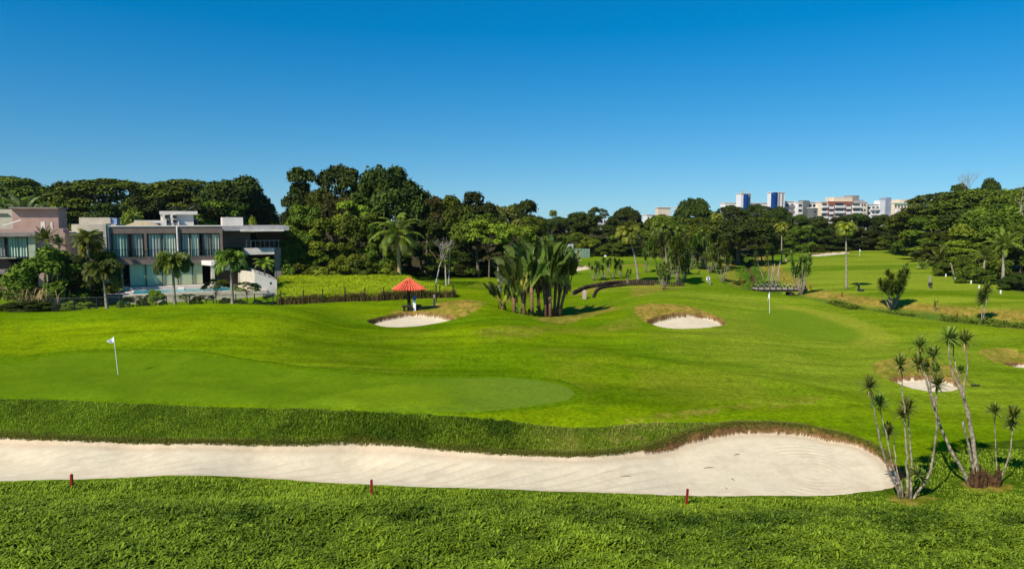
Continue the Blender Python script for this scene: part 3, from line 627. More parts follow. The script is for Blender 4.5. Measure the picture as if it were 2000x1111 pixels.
for r in [
 ('column',597,108,330,66,'dark',"slim tall dark tree standing clear of the others nearest the house roof"),
 ('tall',672,111,325,88,'dark',"tall round-headed dark tree between the slim one and the biggest crown"),
 ('round',757,107,326,118,'dark',"biggest dark crown of the wood, highest above the coconut palm"),
 ('tall',715,113,352,70,'dark',"dark treetop wedged between the two highest crowns"),
 ('column',575,106,385,46,'dark',"dark slender crown hanging below the slim tall tree"),
 ('round',625,107,372,70,'mid',"green crown under the gap beside the slim tall tree"),
 ('airy',655,102,378,70,'olive',"thin olive tree with pale stems on the sunny front of the wood"),
 ('airy',690,101,392,60,'light',"thin yellow-green tree with vines on the sunny front of the wood"),
 ('wall',600,100,402,80,'mid',"vine-draped tree nearest the grey house wing"),
 ('wall',645,99,420,90,'light',"vine-draped bright tree behind the middle of the grass field"),
 ('wall',700,99,415,90,'mid',"vine-covered tree just before the coconut palm"),
 ('wall',745,98.5,440,75,'mid',"tangled green tree at the coconut palm's foot"),
 ('bush',570,97.5,470,60,'mid',"leafy tree pressing against the house wing's balcony"),
 ('bush',592,97,505,55,'light',"round bush at the field's back edge nearest the house"),
 ('bush',635,97,500,60,'mid',"tall bush at the back of the grass field"),
 ('bush',678,97,498,60,'light',"sunlit bush under the vine-covered tree behind the field"),
 ('bush',722,97,500,56,'mid',"leafy bush between the vine-covered tree and the coconut palm's trunk"),
 ('bush',762,96.5,508,50,'light',"low bush right behind the red roofed shelter's peak"),
 ('tall',822,111,374,64,'dark',"dark tree on the shoulder beyond the biggest crown, above the shelter"),
 ('airy',842,106,384,60,'olive',"brownish open tree with bare branches beside the dark shoulder"),
 ('round',880,108,384,90,'mid',"mid green rounded tree over the dark hollow of the wood"),
 ('tall',920,110,376,76,'dark',"dark tree with a ragged top just before the skyline drops"),
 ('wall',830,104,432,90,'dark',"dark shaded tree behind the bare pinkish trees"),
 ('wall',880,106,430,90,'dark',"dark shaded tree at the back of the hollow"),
 ('round',935,103,418,90,'mid',"green tree between the ragged top and the airy pale tree"),
 ('airy',955,100,430,76,'light',"airy pale green tree with visible white branches over the dark undergrowth"),
 ('airy',1008,102,438,70,'light',"airy bright tree behind the tallest travellers palm"),
 ('round',985,113,402,70,'olive',"brownish green rounded tree on the falling skyline"),
 ('tall',1028,114,392,54,'dark',"dark tall tree marking the end of the wood's skyline"),
 ('wall',1045,110,424,70,'mid',"mid green tree at the wood's far corner"),
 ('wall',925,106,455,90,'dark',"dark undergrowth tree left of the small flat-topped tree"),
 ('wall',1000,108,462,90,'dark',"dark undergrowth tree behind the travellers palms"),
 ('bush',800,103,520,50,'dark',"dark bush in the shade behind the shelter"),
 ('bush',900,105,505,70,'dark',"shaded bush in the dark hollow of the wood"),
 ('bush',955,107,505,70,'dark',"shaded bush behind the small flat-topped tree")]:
    tree(*r[:6], r[6], G2)
tree('parasol', 974, 98, 492, 48, 'olive', 'small flat-topped olive tree standing alone before the dark undergrowth', bark=M_BARKL)
for r in [
 ('wall',1075,172,428,70,'dark',"dark tree where the middle wood begins beside the field wood"),
 ('round',1098,180,424,58,'dark',"dark rounded treetop beside the thin skyline palm"),
 ('tall',1132,178,415,62,'dark',"dark tree next to the branch stretched into the sky"),
 ('airy',1166,176,405,48,'dark',"open tree stretching a leafy branch into the sky"),
 ('wall',1120,166,455,66,'mid',"green tree above the grey green hoarding"),
 ('bush',1150,163,462,50,'light',"pale rounded tree beside the hoarding's end"),
 ('wall',1185,170,440,66,'dark',"dark tree behind the hoarding's end"),
 ('round',1218,182,405,54,'dark',"dark round-headed treetop between two white buildings"),
 ('wall',1210,168,450,60,'mid',"mid green tree behind the tall leaning palm"),
 ('wall',1250,172,432,66,'mid',"green tree beneath the lone beige tower block"),
 ('round',1285,180,420,66,'mid',"treetop in front of the lone beige tower block"),
 ('round',1322,184,420,60,'dark',"dark treetop between the beige block and the bushy giant"),
 ('round',1357,172,388,66,'dark',"bushy dark giant of the middle wood, highest of its skyline"),
 ('wall',1282,164,452,70,'mid',"green tree behind the twin feather palms"),
 ('wall',1332,160,440,70,'light',"sunlit grey-green tree beneath the bushy dark giant"),
 ('airy',1368,150,425,80,'mid',"silvery open tree with thin pale trunks near the hole sign"),
 ('wall',1392,158,440,70,'mid',"leafy tree around the thin tall palm trunk"),
 ('wall',1240,164,470,60,'dark',"low dark tree right of the leaning palm's trunk"),
 ('bush',1195,163,475,54,'mid',"low green bush at the far green's back edge"),
 ('bush',1165,163,485,44,'dark',"low dark bush behind the far green's flag"),
 ('bush',1320,150,480,60,'mid',"bush behind the many-stemmed dracaenas"),
 ('round',1442,150,428,112,'dark',"huge dark tree overhanging the brook's upper end"),
 ('wall',1415,165,448,60,'dark',"dark tree left of the huge tree over the brook")]:
    tree(*r[:6], r[6], G3)
for r in [
 ('umbrella',1425,205,402,74,'dark',"dark flat-topped tree before the first blue-fronted tower"),
 ('umbrella',1477,208,400,74,'dark',"dark flat-topped tree just below the second blue-fronted tower"),
 ('round',1515,204,405,56,'dark',"dark rounded tree before the white block with balconies"),
 ('wall',1475,196,425,84,'mid',"green tree behind the flat dragon trees"),
 ('wall',1545,206,422,64,'dark',"dark tree below the white block with balconies"),
 ('wall',1582,208,420,66,'dark',"dark tree below the grey and white blocks"),
 ('wall',1620,209,424,66,'dark',"dark tree below the brick striped block's near end"),
 ('wall',1660,210,418,70,'dark',"dark tree below the brick striped block's middle"),
 ('wall',1700,210,420,66,'dark',"dark tree below the white terraced block"),
 ('wall',1735,208,422,66,'dark',"dark tree below the slim blue-grey tower"),
 ('wall',1772,204,420,70,'mid',"green tree below the cream and green block"),
 ('wall',1562,200,440,56,'mid',"leafy tree with a pale dead limb behind the far fairway"),
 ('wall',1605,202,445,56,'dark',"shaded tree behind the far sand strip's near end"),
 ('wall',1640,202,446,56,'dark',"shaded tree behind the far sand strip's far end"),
 ('wall',1685,203,445,60,'dark',"shaded tree right behind the distant white flag"),
 ('bush',1726,200,462,44,'mid',"round green bush tree beside the lamp post"),
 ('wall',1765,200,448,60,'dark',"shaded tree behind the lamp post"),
 ('bush',1595,198,478,40,'mid',"low bush at the far fairway's end, by the sand strip"),
 ('wall',1530,196,448,60,'mid',"green tree behind the royal palm near the brook")]:
    tree(*r[:6], r[6], G4)
for r in [
 ('umbrella',1838,172,376,150,'rain',"broad layered canopy sloping down towards the apartment blocks"),
 ('umbrella',1905,165,370,170,'rain',"broad layered canopy at the crest below the bare treetop"),
 ('tall',1927,178,350,48,'dark',"dark treetop on the crest beside the leafless crown"),
 ('column',1866,180,360,26,'dark',"small dark treetop on the crest, on the towers' side of the leafless crown"),
 ('round',1975,150,366,110,'mid',"tall tree at the picture edge with pale bare limbs"),
 ('umbrella',1800,180,408,110,'rain',"lowest layered canopy beside the cream and green block"),
 ('wall',1830,160,420,110,'mid',"dense green tree under the layered canopies"),
 ('wall',1890,148,410,110,'dark',"dark tree in the middle of the wooded slope"),
 ('round',1945,140,400,110,'mid',"rounded green tree below the dark crest treetop"),
 ('wall',1850,135,450,90,'mid',"green tree above the red-stemmed palm"),
 ('wall',1905,125,440,100,'light',"sunlit bright tree at the slope's centre"),
 ('round',1962,122,420,110,'mid',"rounded tree above the pandanus"),
 ('wall',1880,118,470,80,'light',"bright leafy tree just uphill of the white edge posts"),
 ('bush',1920,110,490,80,'mid',"low tree between the bright slope tree and the pandanus"),
 ('wall',1995,112,440,90,'mid',"green tree at the picture edge above the pandanus"),
 ('bush',1868,116,505,60,'mid',"bush on the slope foot behind the white edge posts"),
 ('wall',1785,178,450,70,'dark',"dark tree at the corner where slope and far wood meet"),
 ('parasol',1803,150,482,50,'light',"yellowish flat-topped small tree at the slope's far corner"),
 ('bush',1845,138,490,54,'dark',"dark bush behind the red-stemmed palm"),
 ('wall',1820,152,462,60,'mid',"green tree behind the yellowish small tree"),
 ('bush',1905,104,520,60,'mid',"low bush on the slope foot beside the pandanus trunk"),
 ('bush',1995,97,535,60,'dark',"dark bush under the pandanus at the picture edge")]:
    tree(*r[:6], r[6], G5)
# dragon trees on the far fairway's edge
for px, Y, top, wpx, lb in [(1488,158,489,34,'small dragon tree crown behind the leaning brookside stems'), (1509,156,487,44,'dragon tree with forking pale limbs behind the brook'), (1536,154,490,44,'dragon tree with a thick pale trunk beside the royal palm')]:
    tree('parasol', px, Y, top, wpx, 'light', lb, 'dragon trees at the end of the brook', bark=M_BARKL, cat='dragon tree')
# the coconut palm and the other palms
palm('coconut', 780, 545, 95.5, 777, 462, 52, 'palm', 'large coconut palm with arching fronds before the dark wood', r0=.26, dead=16, bark=M_STRAW)
palm('fountain', 48, 470, 104, 48, 420, 50, 'blue', 'big grey-green date palm behind the pink house', r0=.3)
palm('queen', 1248, 550, 100, 1226, 456, 30, 'gold', 'tall leaning palm with a pale trunk and yellowish drooping crown', r0=.14, dead=8)
palm('queen', 1302, 520, 138, 1290, 446, 26, 'palm', 'feather palm left of a close pair beside the leaning palm', r0=.13)
palm('queen', 1330, 520, 140, 1318, 452, 26, 'palm', 'feather palm nearer the dark giant, of a close pair', r0=.13)
palm('queen', 1401, 500, 165, 1398, 425, 16, 'gold', 'thin skyline palm with a very tall white trunk above the hole sign', r0=.14)
palm('queen', 1527, 505, 150, 1525, 444, 18, 'gold', 'royal palm with rounded yellow-green crown behind the brook', r0=.13, shaft=True)
palm('queen', 1656, 560, 97, 1650, 446, 24, 'gold', 'lone tall royal palm in the middle of the open fairway', r0=.12, shaft=True)
palm('queen', 1080, 470, 185, 1080, 416, 10, 'palm', 'tiny thin palm sticking out of the middle wood skyline', r0=.12)
palm('spiky', 1838, 540, 118, 1838, 510, 28, 'yucca', 'red-stemmed palm clump at the foot of the wooded slope', r0=.25, dead=14, bark=M_STRAW)
palm('fountain', 1962, 560, 99, 1960, 478, 34, 'palm', 'spiky fountain palm head above the pandanus', r0=.2)
palm('spiky', 1920, 555, 104, 1925, 500, 24, 'palm', 'spiky palm head at the slope foot before the bright trees', r0=.15)
palm('spiky', 1800, 540, 128, 1803, 522, 16, 'yucca', 'little dark palm leaning out onto the fairway beneath the slope', r0=.1)
# branching bare trees
def branches(mb, p, d, l, r, depth, g, spread=.55):
    e = p + d * l; mb.tube([p, p.lerp(e, .5) + Vector((g.uniform(-.06, .06), g.uniform(-.06, .06), 0)) * l, e], [r, r * .85, r * .68], 5)
    if depth:
        for i in range(2 + (g.random() < .45)):
            q = Vector((g.gauss(0, spread), g.gauss(0, spread), g.uniform(.0, .5))); branches(mb, e, (d + q).normalized(), l * g.uniform(.6, .85), r * .62, depth - 1, g, spread)
def bare(px, Y, top, label, seed, lean=0, depth=5, r=.12, spread=.45, m=None, leaves=0):
    x = wx(px, Y); z = gz(x, Y); h = wz(top, Y) - z; g = random.Random(seed)
    t = thing('bare_tree', label, 'bare tree', (x, Y, z)); mb = MB()
    mb.tube([(x, Y, z - .2), (x + lean * h * .25, Y, z + h * .3)], [r * 1.5, r * 1.1], 7)
    branches(mb, Vector((x + lean * h * .25, Y, z + h * .3)), Vector((lean, 0, 1)).normalized(), h * .24, r, depth, g, spread)
    mb.build('trunk', m or M_BARKL, t)
    if leaves:
        L_ = [(g.uniform(-1.2, 1.2), g.uniform(-1, 1), h * g.uniform(.3, .8), .5, .5, .3) for _ in range(9)]; V_, F_, t_ = lobe_crown(L_, leaves, .18, seed)
        child('leaves', npmesh('leaves', V_, [F_], t_), LEAF['mid'], t)
M_PINK = noisy('pinkish grey bark', (.30, .23, .20), (.5, .42, .38), 8, .9)
bare(850, 92, 470, 'bare pinkish tree leaning inwards, nearest the red shelter', 3, .28, 4, .075, .3, M_PINK, 200)
bare(871, 91, 462, 'bare pinkish tree with spreading twigs behind the field corner', 5, -.05, 5, .075, .35, M_PINK, 250)
bare(876, 93, 478, 'thin bare tree close beside the spreading pinkish one', 8, .05, 4, .06, .35, M_PINK, 120)
bare(1890, 178, 345, 'leafless grey treetop alone on the slope crest', 12, 0, 7, .15, .42)
bare(1985, 128, 372, 'pale dead limbs rising from the slope trees at the picture edge', 15, .1, 5, .16, .45)
bare(1572, 198, 440, 'pale dead limb leaning in the far wood', 17, .3, 3, .2, .4)
# ------------------------------------------------------------------ near yuccas, measured stem by stem
M_YBARK = noisy('lichened yucca bark', (.065, .045, .028), (.44, .37, .26), 11, .95, .6, stretch=(1, 1, .6), lo=.3, hi=.7)
M_STUMP = noisy('rotten stump', (.022, .012, .004), (.11, .055, .020), 9, .95, .8)
def yc(cx, cy_, Y): return at(1600 + cx / 2.7775, 600 + cy_ / 2.7775, Y)
def ground_depth(cx, cy_):
    u, s = slopes(1600 + cx / 2.7775, 600 + cy_ / 2.7775); Ys = np.linspace(19, 32, 1300); g = carve(u * Ys, Ys); return float(Ys[np.argmax(g >= HC + s * Ys)])
def yucca(base, stems, heads, label, Y, seed):
    Y = ground_depth(*base)
    b = yc(*base, Y); b.z = gz(b.x, b.y); t = thing('yucca', label, 'yucca', b, 'yuccas at the bunker end'); g = random.Random(seed)
    for st, r0, r1, dy in stems:
        pts = curve([np.array(yc(x, y, Y + dy * i / max(len(st) - 1, 1))) for i, (x, y) in enumerate(st)], False, 3); n = len(pts)
        pts = [Vector(p) + Vector((g.gauss(0, .012), g.gauss(0, .012), 0)) for p in pts]
        if st[0][1] > 880: pts[0].z = min(pts[0].z, b.z) - .15
        MB().tube(pts, [(r0 + (r1 - r0) * (i / (n - 1)) ** .7) * .56 * g.uniform(.88, 1.18) for i in range(n)], 9).build('stem', M_YBARK, t, True)
    for x, y, r, dy in heads:
        c = yc(x, y, Y + dy); hd = rosette(MB(), c, r * 1.25, seed + int(x), 62, .028).build('leaf_rosette', LEAF['yucca'], t)
        mb = MB(); 
        for i in range(16):
            a = g.uniform(0, 6.28); o = Vector((math.cos(a), math.sin(a), 0)); l = r * g.uniform(.5, .95)
            mb.strap([c, c + o * r * .13 + Vector((0, 0, -l * .5)), c + o * r * .16 + Vector((0, 0, -l))], [.012, .014, .003], Vector((-o.y, o.x, 0)), g.random())
        so_ = mb.build('dead_leaves', M_STRAW if g.random() < .35 else LEAF['yucca'], t)
    return t
yucca((490, 1035), [([(440,1020),(380,900),(340,760),(310,620),(285,490),(274,455)], .075, .026, -.5), ([(450,1005),(400,860),(365,700),(345,620),(328,545)], .07, .025, .1), ([(455,985),(425,900),(410,800),(407,715)], .06, .022, .4),
  ([(480,1010),(478,850),(470,720),(460,540),(450,450),(446,340)], .085, .03, 0), ([(495,1010),(500,880),(490,700),(478,560)], .08, .03, .3), ([(505,1035),(590,920),(625,760),(638,600),(636,500),(640,440)], .085, .03, -.2)],
 [(272,435,.37,-.5),(328,525,.35,.1),(375,680,.33,.4),(438,315,.40,0),(480,550,.36,.3),(450,585,.30,.1),(640,425,.36,-.2),(530,905,.26,-.1),(562,925,.24,.1)],
 'tall many-stemmed yucca at the bunker tip, its stems fanning from one base', 24.6, 5)
tr = yucca((860, 960), [([(815,945),(740,820),(670,680),(625,540),(583,400),(560,320),(546,235)], .13, .03, .3), ([(628,545),(605,470),(570,390),(540,320)], .05, .024, .2), ([(625,535),(602,430),(582,330)], .045, .022, .5), ([(627,530),(634,430),(632,350)], .045, .022, .2), ([(600,440),(612,360),(622,275)], .04, .022, .4),
  ([(860,960),(830,700),(790,500),(740,400),(710,300),(702,180)], .17, .034, .2), ([(790,500),(762,400),(735,300),(724,190)], .06, .026, .6), ([(788,495),(786,440),(805,320),(793,200)], .065, .028, -.1), ([(850,945),(815,760),(778,618)], .10, .06, -.3), ([(765,395),(768,365)], .02, .012, .5)],
 [(545,215,.40,.3),(535,310,.34,.2),(582,325,.22,.5),(632,348,.33,.2),(620,265,.38,.4),(700,165,.44,.2),(724,178,.34,.6),(790,185,.42,-.1),(768,345,.18,.5)],
 'tallest yucca, leaning pale trunks rising from a dark rotten stump', 25.6, 9)
mb = MB(); g = random.Random(4)
for i in range(46):
    p = yc(895 + g.uniform(-75, 80), 962, ground_depth(895, 965) + g.uniform(-.25, .3)); z = gz(p.x, p.y); mb.tube([(p.x, p.y, z - .2), (p.x + g.uniform(-.05, .05), p.y, z + g.uniform(.1, .28)), (p.x + g.uniform(-.1, .1), p.y + g.uniform(-.1, .1), z + g.uniform(.3, .7))], [g.uniform(.06, .11), g.uniform(.035, .07), g.uniform(.003, .012)], 5)
mb.build('stump', M_STUMP, tr)
yucca((972, 950), [([(965,935),(958,780),(951,590)], .05, .022, .1), ([(978,945),(1030,800),(1048,690),(1054,600)], .06, .026, -.1)], [(950,568,.33,.1),(1054,590,.37,-.1),(1042,640,.30,0)], 'short slim two-stemmed yucca beside the rotten stump', 25.7, 13)
# ------------------------------------------------------------------ travellers' palms
M_RTRUNK = noisy('ringed brown trunk', (.10, .05, .03), (.28, .15, .09), 5, .9, .4, stretch=(.4, .4, 3))
M_PET = noisy('pale green leaf stalks', (.16, .22, .03), (.34, .38, .07), 3, .6)
M_PETY = noisy('yellow leaf stalks', (.36, .34, .04), (.55, .48, .09), 3, .6)
M_DEADP = noisy('brown withered leaves', (.06, .035, .015), (.20, .125, .05), 3, .9)
def fan_mesh(seed, n=21, pl=1.9, bl=2.1, bw=.34, spread=.76):
    g = random.Random(seed); mb = MB(); ps = MB()
    for i in range(n):
        q = (i + .5) / n * 2 - 1; th = q * spread * g.uniform(.85, 1.1); d = Vector((math.sin(th), g.gauss(0, .26), math.cos(th))).normalized(); p0 = Vector((q * .22, 0, -.3 - .25 * (1 - abs(q))))
        p = pl * g.uniform(.55, 1.15); e = p0 + d * p; ps.tube([p0, p0 + d * p * .5, e], [.085, .05, .03], 5)
        b = bl * g.uniform(.6, 1.12); nrm = Vector((g.uniform(-.8, .8), -1, g.uniform(-.3, .5))).normalized(); s = d.cross(nrm).normalized(); up = s.cross(d); tone = g.uniform(.15, 1); bend = g.uniform(.0, .85) ** 1.5
        K = 11; mid = []
        for k in range(K + 1):
            f = k / K; mid.append(e + d * b * f + Vector((math.copysign(.35, th) * f * f * bend, -.2 * f * f * bend, -1.1 * f ** 3 * bend)))
        for sg in (-1, 1):
            for k in range(K):
                f0, f1 = k / K, (k + .86) / K; w0 = bw * (math.sin(math.pi * (.06 + .9 * f0)) ** .55) * g.uniform(.8, 1.05); w1 = bw * (math.sin(math.pi * (.06 + .9 * f1)) ** .55) * g.uniform(.8, 1.05)
                m0 = mid[k]; m1 = mid[k].lerp(mid[k + 1], .9); dr = up * g.uniform(.04, .14) - Vector((0, 0, g.uniform(0, .05)))
                mb.add([m0, m1, m1 + s * sg * w1 + dr + d * .06, m0 + s * sg * w0 + dr], [(0, 1, 2, 3)], min(1, max(0, tone + g.uniform(-.12, .12))))
    nf_ = len(mb.f); mb.add(ps.v, ps.f); me = mb.mesh('leaf_fan'); me.polygons.foreach_set('material_index', [0] * nf_ + [1] * (len(mb.f) - nf_)); me.materials.append(LEAF['paddle']); me.materials.append(M_PET); return me
FANS = [fan_mesh(21), fan_mesh(22, 22, 1.8, 2.0, .32, .82), fan_mesh(23, 19, 2.1, 2.2, .36, .68)]
for i, (px, Y, tx, ty, s_, rot, yel, lb) in enumerate([
  (981, 69.5, 981, 592, .72, .3, 1, 'small trunkless travellers palm with bright yellow leaf stalks on the ridge'),
  (1005, 68.2, 1003, 574, .80, .5, 0, 'short travellers palm next to the trunkless one'),
  (1026, 67.5, 1018, 566, .92, -.4, 1, 'travellers palm with an orange yellow stalk base'),
  (1022, 70.5, 1027, 560, .95, .2, 1, 'travellers palm tucked behind the orange-based one'),
  (1040, 67.6, 1038, 552, 1.0, .8, 0, 'travellers palm with the straight foremost trunk'),
  (1055, 69.5, 1049, 548, 1.05, -.3, 0, 'travellers palm of the clump middle with green upright stalks'),
  (1068, 69.0, 1060, 540, 1.12, .1, 0, 'tallest travellers palm of the clump'),
  (1075, 71.5, 1062, 551, 1.0, 1.2, 0, 'travellers palm on a thin leaning trunk inside the clump'),
  (1076, 68.6, 1074, 546, 1.05, .5, 0, 'travellers palm with a dark trunk near the clump centre'),
  (1083, 70.2, 1086, 548, 1.05, -.6, 0, 'travellers palm with a dark trunk standing before the far bunker'),
  (1088, 72.0, 1097, 552, .95, .3, 0, 'travellers palm leaning slightly towards the stone block'),
  (1092, 69.6, 1108, 553, .92, .9, 0, 'outermost travellers palm, its fan leaning out over the far bunker')]):
    x = wx(px, Y); z = gz(x, Y); top = Vector((wx(tx, Y), Y, wz(ty, Y))); b = Vector((x, Y, z)); t = thing('travellers_palm', lb, 'travellers palm', b, 'travellers palms in the clump')
    MB().tube([b - Vector((0, 0, .3)), b.lerp(top, .4) + Vector((0, 0, 0)), top], [.20, .14, .17], 9).build('trunk', M_RTRUNK, t, True)
    o = bpy.data.objects.new('leaf_fan', FANS[i % 3]); COL.objects.link(o); o.parent = t
    if yel: o.material_slots[1].link = 'OBJECT'; o.material_slots[1].material = M_PETY
    mb = MB(); g_ = random.Random(i + 40)
    for q in range(5):
        a = g_.uniform(0, 6.28); o2 = Vector((math.cos(a), math.sin(a), 0)); l = g_.uniform(.7, 1.7) * s_
        mb.strap([top + Vector((0, 0, -.1)), top + o2 * .35 + Vector((0, 0, -.15)), top + o2 * .42 + Vector((0, 0, -l * .6)), top + o2 * .36 + Vector((0, 0, -l))], [.03, .10, .13, .03], Vector((-o2.y, o2.x, 0)), g_.random())
    mb.build('dead_leaves', M_DEADP, t)
    for _ in (0,):
        o.location = top - b; o.scale = (s_ * 1.08,) * 3; o.rotation_euler = (0, (tx - px) / 70 + (i % 4 - 1.5) * .06, rot * 1.9 + (i % 3) * .5)
mb = MB(); g = random.Random(3)
for i in range(16):
    px = g.choice([1017, 1030, 1052, 1062, 1080, 1086]) + g.uniform(-6, 6); Y = g.uniform(67, 71); x = wx(px, Y); z = gz(x, Y); a = g.uniform(0, 6.28); o = Vector((math.cos(a), math.sin(a), 1.3)); l = g.uniform(.5, 1.1); P = Vector((x, Y, z))
    mb.strap([P, P + o * l * .45, P + o * l * .8 + Vector((0, 0, -.1)), P + o * l - Vector((0, 0, .3 * l))], [.02, .13, .14, .02], Vector((-o.y, o.x, 0)).normalized(), g.random())
tag(mb.build('undergrowth', LEAF['paddle'], None, loc=(wx(1055, 69), 69, gz(wx(1055, 69), 69))), 'broad young leaves sprouting between the travellers palm trunks', kind='stuff')
# ------------------------------------------------------------------ dracaenas of the middle distance
def dracaena_proto(seed, stems, H, spread, heads, hl, nleaf=20, w=.05):
    g = random.Random(seed); tm = MB(); lm = MB()
    for i in range(stems):
        a = g.uniform(0, 6.28); h = H * g.uniform(.5, 1); rr = spread * g.uniform(.3, 1); e = Vector((math.cos(a) * rr, math.sin(a) * rr, h)); m = Vector((e.x * .75, e.y * .75, h * .45))
        pts = [Vector((math.cos(a) * .12, math.sin(a) * .12, -.2)), m * .5, m, e]; tm.tube(pts, [.075, .045, .032, .024], 6)
        for k in range(heads):
            c = e if k == 0 else m.lerp(e, g.uniform(.4, .9)) + Vector((g.uniform(-.3, .3), g.uniform(-.3, .3), g.uniform(0, .2)))
            ax = (e - m).normalized() + Vector((g.gauss(0, .15), g.gauss(0, .15), .3))
            for j in range(3): rosette(lm, c - ax.normalized() * j * hl * .4, hl, g.randint(0, 9999), nleaf, w, -.6, ax)
    return tm.mesh('stems', smooth=True), lm.mesh('leaves'), H
DR = {'dense': [dracaena_proto(31, 15, 4.2, 1.3, 2, .55, 22, .05), dracaena_proto(32, 13, 4.2, 1.2, 2, .5, 22, .05)], 'thin': [dracaena_proto(33, 7, 4, 1.1, 1, .55, 20, .06), dracaena_proto(34, 8, 4, 1.4, 1, .52, 20, .06), dracaena_proto(37, 6, 4, .9, 1, .58, 20, .06)],
      'tall': [dracaena_proto(35, 8, 7, 1.5, 2, .8, 24, .075), dracaena_proto(36, 7, 7, 1.8, 2, .8, 24, .075)], 'few': [dracaena_proto(38, 3, 4, .7, 1, .75, 30, .06)]}
DG = 'dracaenas beyond the mound'
for i, (k, px, py, top, lb, s_) in enumerate([
  ('dense', 1742, 605, 524, 'bushy dark dracaena on the brook bank, largest on the open fairway', 1.15), ('dense', 1564, 575, 497, 'bushy dracaena standing at the footbridge end', .9), ('few', 1918, 632, 560, 'dracaena with a few hanging green heads on the brook bank near the picture edge', 1.0),
  ('tall', 1412, 552, 478, 'forked pale dracaena between the hole sign and the brook', .8), ('dense', 1296, 560, 512, 'pale forked dracaena leaning over the log wall end', .9), ('thin', 1297, 566, 525, 'low many-branched dracaena at the log wall end', 1.1),
  ('tall', 1322, 552, 462, 'tall thin dracaena with crossed stems behind the log wall', .8), ('tall', 1327, 550, 470, 'straight tall dracaena close behind the crossed-stem one', .8), ('dense', 1338, 549, 500, 'low leafy dracaena next to the straight tall one', .6),
  ('tall', 1350, 528, 462, 'dracaena with upright pale stems before the silvery tree', .9), ('tall', 1372, 527, 452, 'tall dracaena beside the thick dark trunk', .9), ('thin', 1365, 526, 488, 'short dracaena between the tall pale-stemmed ones', 1.0), ('thin', 1392, 528, 490, 'short dracaena past the thick dark trunk', 1.0), ('tall', 1400, 522, 462, 'dracaena growing near the brook under the huge tree', .9),
  ('thin', 1178, 546, 502, 'many-headed thin dracaena on the brown bank', 1.2), ('thin', 1196, 545, 507, 'second thin dracaena on the brown bank, nearer the leaning palm', 1.1), ('thin', 1160, 548, 510, 'leaning thin dracaena at the brown bank end by the travellers palms', .9), ('thin', 1225, 556, 524, 'small sparse dracaena just above the log wall', .8), ('thin', 1365, 541, 529, 'tiny single-headed dracaena left of the hole sign', .6),
  ('tall', 1312, 536, 458, 'dracaena with hanging heads behind the pale forked one', .9), ('tall', 1285, 530, 462, 'dracaena among the feather palms', .9), ('tall', 1262, 533, 470, 'slim dracaena just past the leaning palm trunk', .7), ('thin', 1343, 535, 505, 'half-height dracaena in the thicket behind the low leafy one', 1.1), ('tall', 1335, 522, 458, 'slender dracaena deep in the thicket', .8), ('thin', 1308, 545, 512, 'short-stemmed dracaena behind the pale forked one', 1.0), ('tall', 1386, 535, 480, 'medium dracaena above the hole sign', .8), ('thin', 1213, 541, 508, 'upright dracaena by the leaning palm foot', 1.0), ('thin', 1420, 530, 498, 'dracaena at the brook edge past the hole sign', 1.0),
  ('thin', 1768, 535, 513, 'small dark dracaena head peeping over the bushy brook one', .8), ('thin', 1827, 608, 586, 'young thin dracaena on the far brook bank', .6)]):
    bx_, by_ = hit(px, py); z = gz(bx_, by_); h = wz(top, by_) - z; P_ = DR[k]; tm, lm, H = P_[i % len(P_)]; f = h / H
    t = thing('dracaena', lb, 'dracaena', (bx_, by_, z), DG, (i * 1.7) % 6.28, (f * s_ * (1.25 if k != 'dense' else 1), f * s_ * (1.25 if k != 'dense' else 1), f))
    child('stems', tm, M_YBARK, t); child('leaves', lm, LEAF['yucca' if i % 3 else 'mid'], t)
# leaning bare stems at the bridge
bx_, by_ = hit(1512, 567); t = thing('dracaena', 'group of long leaning bare dracaena stems by the footbridge', 'dracaena', (bx_, by_, gz(bx_, by_)), DG)
for st, hd in [([(1500,568),(1490,540),(1480,515),(1476,498)], 1), ([(1503,567),(1502,535),(1501,510),(1498,496)], 1), ([(1509,567),(1511,535),(1513,515)], 0), ([(1511,567),(1518,540),(1524,512)], 0), ([(1508,567),(1506,545),(1510,520)], 0), ([(1513,567),(1520,545),(1522,530)], 0)]:
    pts = [at(x, y, by_) for x, y in st]; pts[0].z = gz(bx_, by_) - .2
    MB().tube(pts, [.12, .08, .065, .05][:len(pts)], 6).build('stem', M_YBARK, t, True)
    if hd:
        mb = MB()
        for j in range(4): rosette(mb, pts[-1] + Vector((0, 0, -.55 * j)), .7, j + st[0][0], 18, .06)
        mb.build('leaves', LEAF['mid'], t)
bx_, by_ = hit(1375, 524); t = thing('tree_trunk', 'thick dark tree trunk standing among the dracaenas', 'tree', (bx_, by_, gz(bx_, by_)))
z = gz(bx_, by_); MB().tube([(bx_, by_, z - .3), (bx_, by_, z + .5), (bx_ + .2, by_, z + 3), (bx_ - .1, by_, z + 6)], [.75, .5, .42, .3], 10).build('trunk', M_BARK, t, True)
V_, F_, t_ = lobe_crown([(0, 0, 6.5, 1.8, 1.8, 1.2), (1, .4, 5.4, 1.2, 1, .8), (-1, .3, 5.6, 1.2, 1, .8)], 2200, .24, 77); child('crown', npmesh('crown', V_, [F_], t_), LEAF['mid'], t)
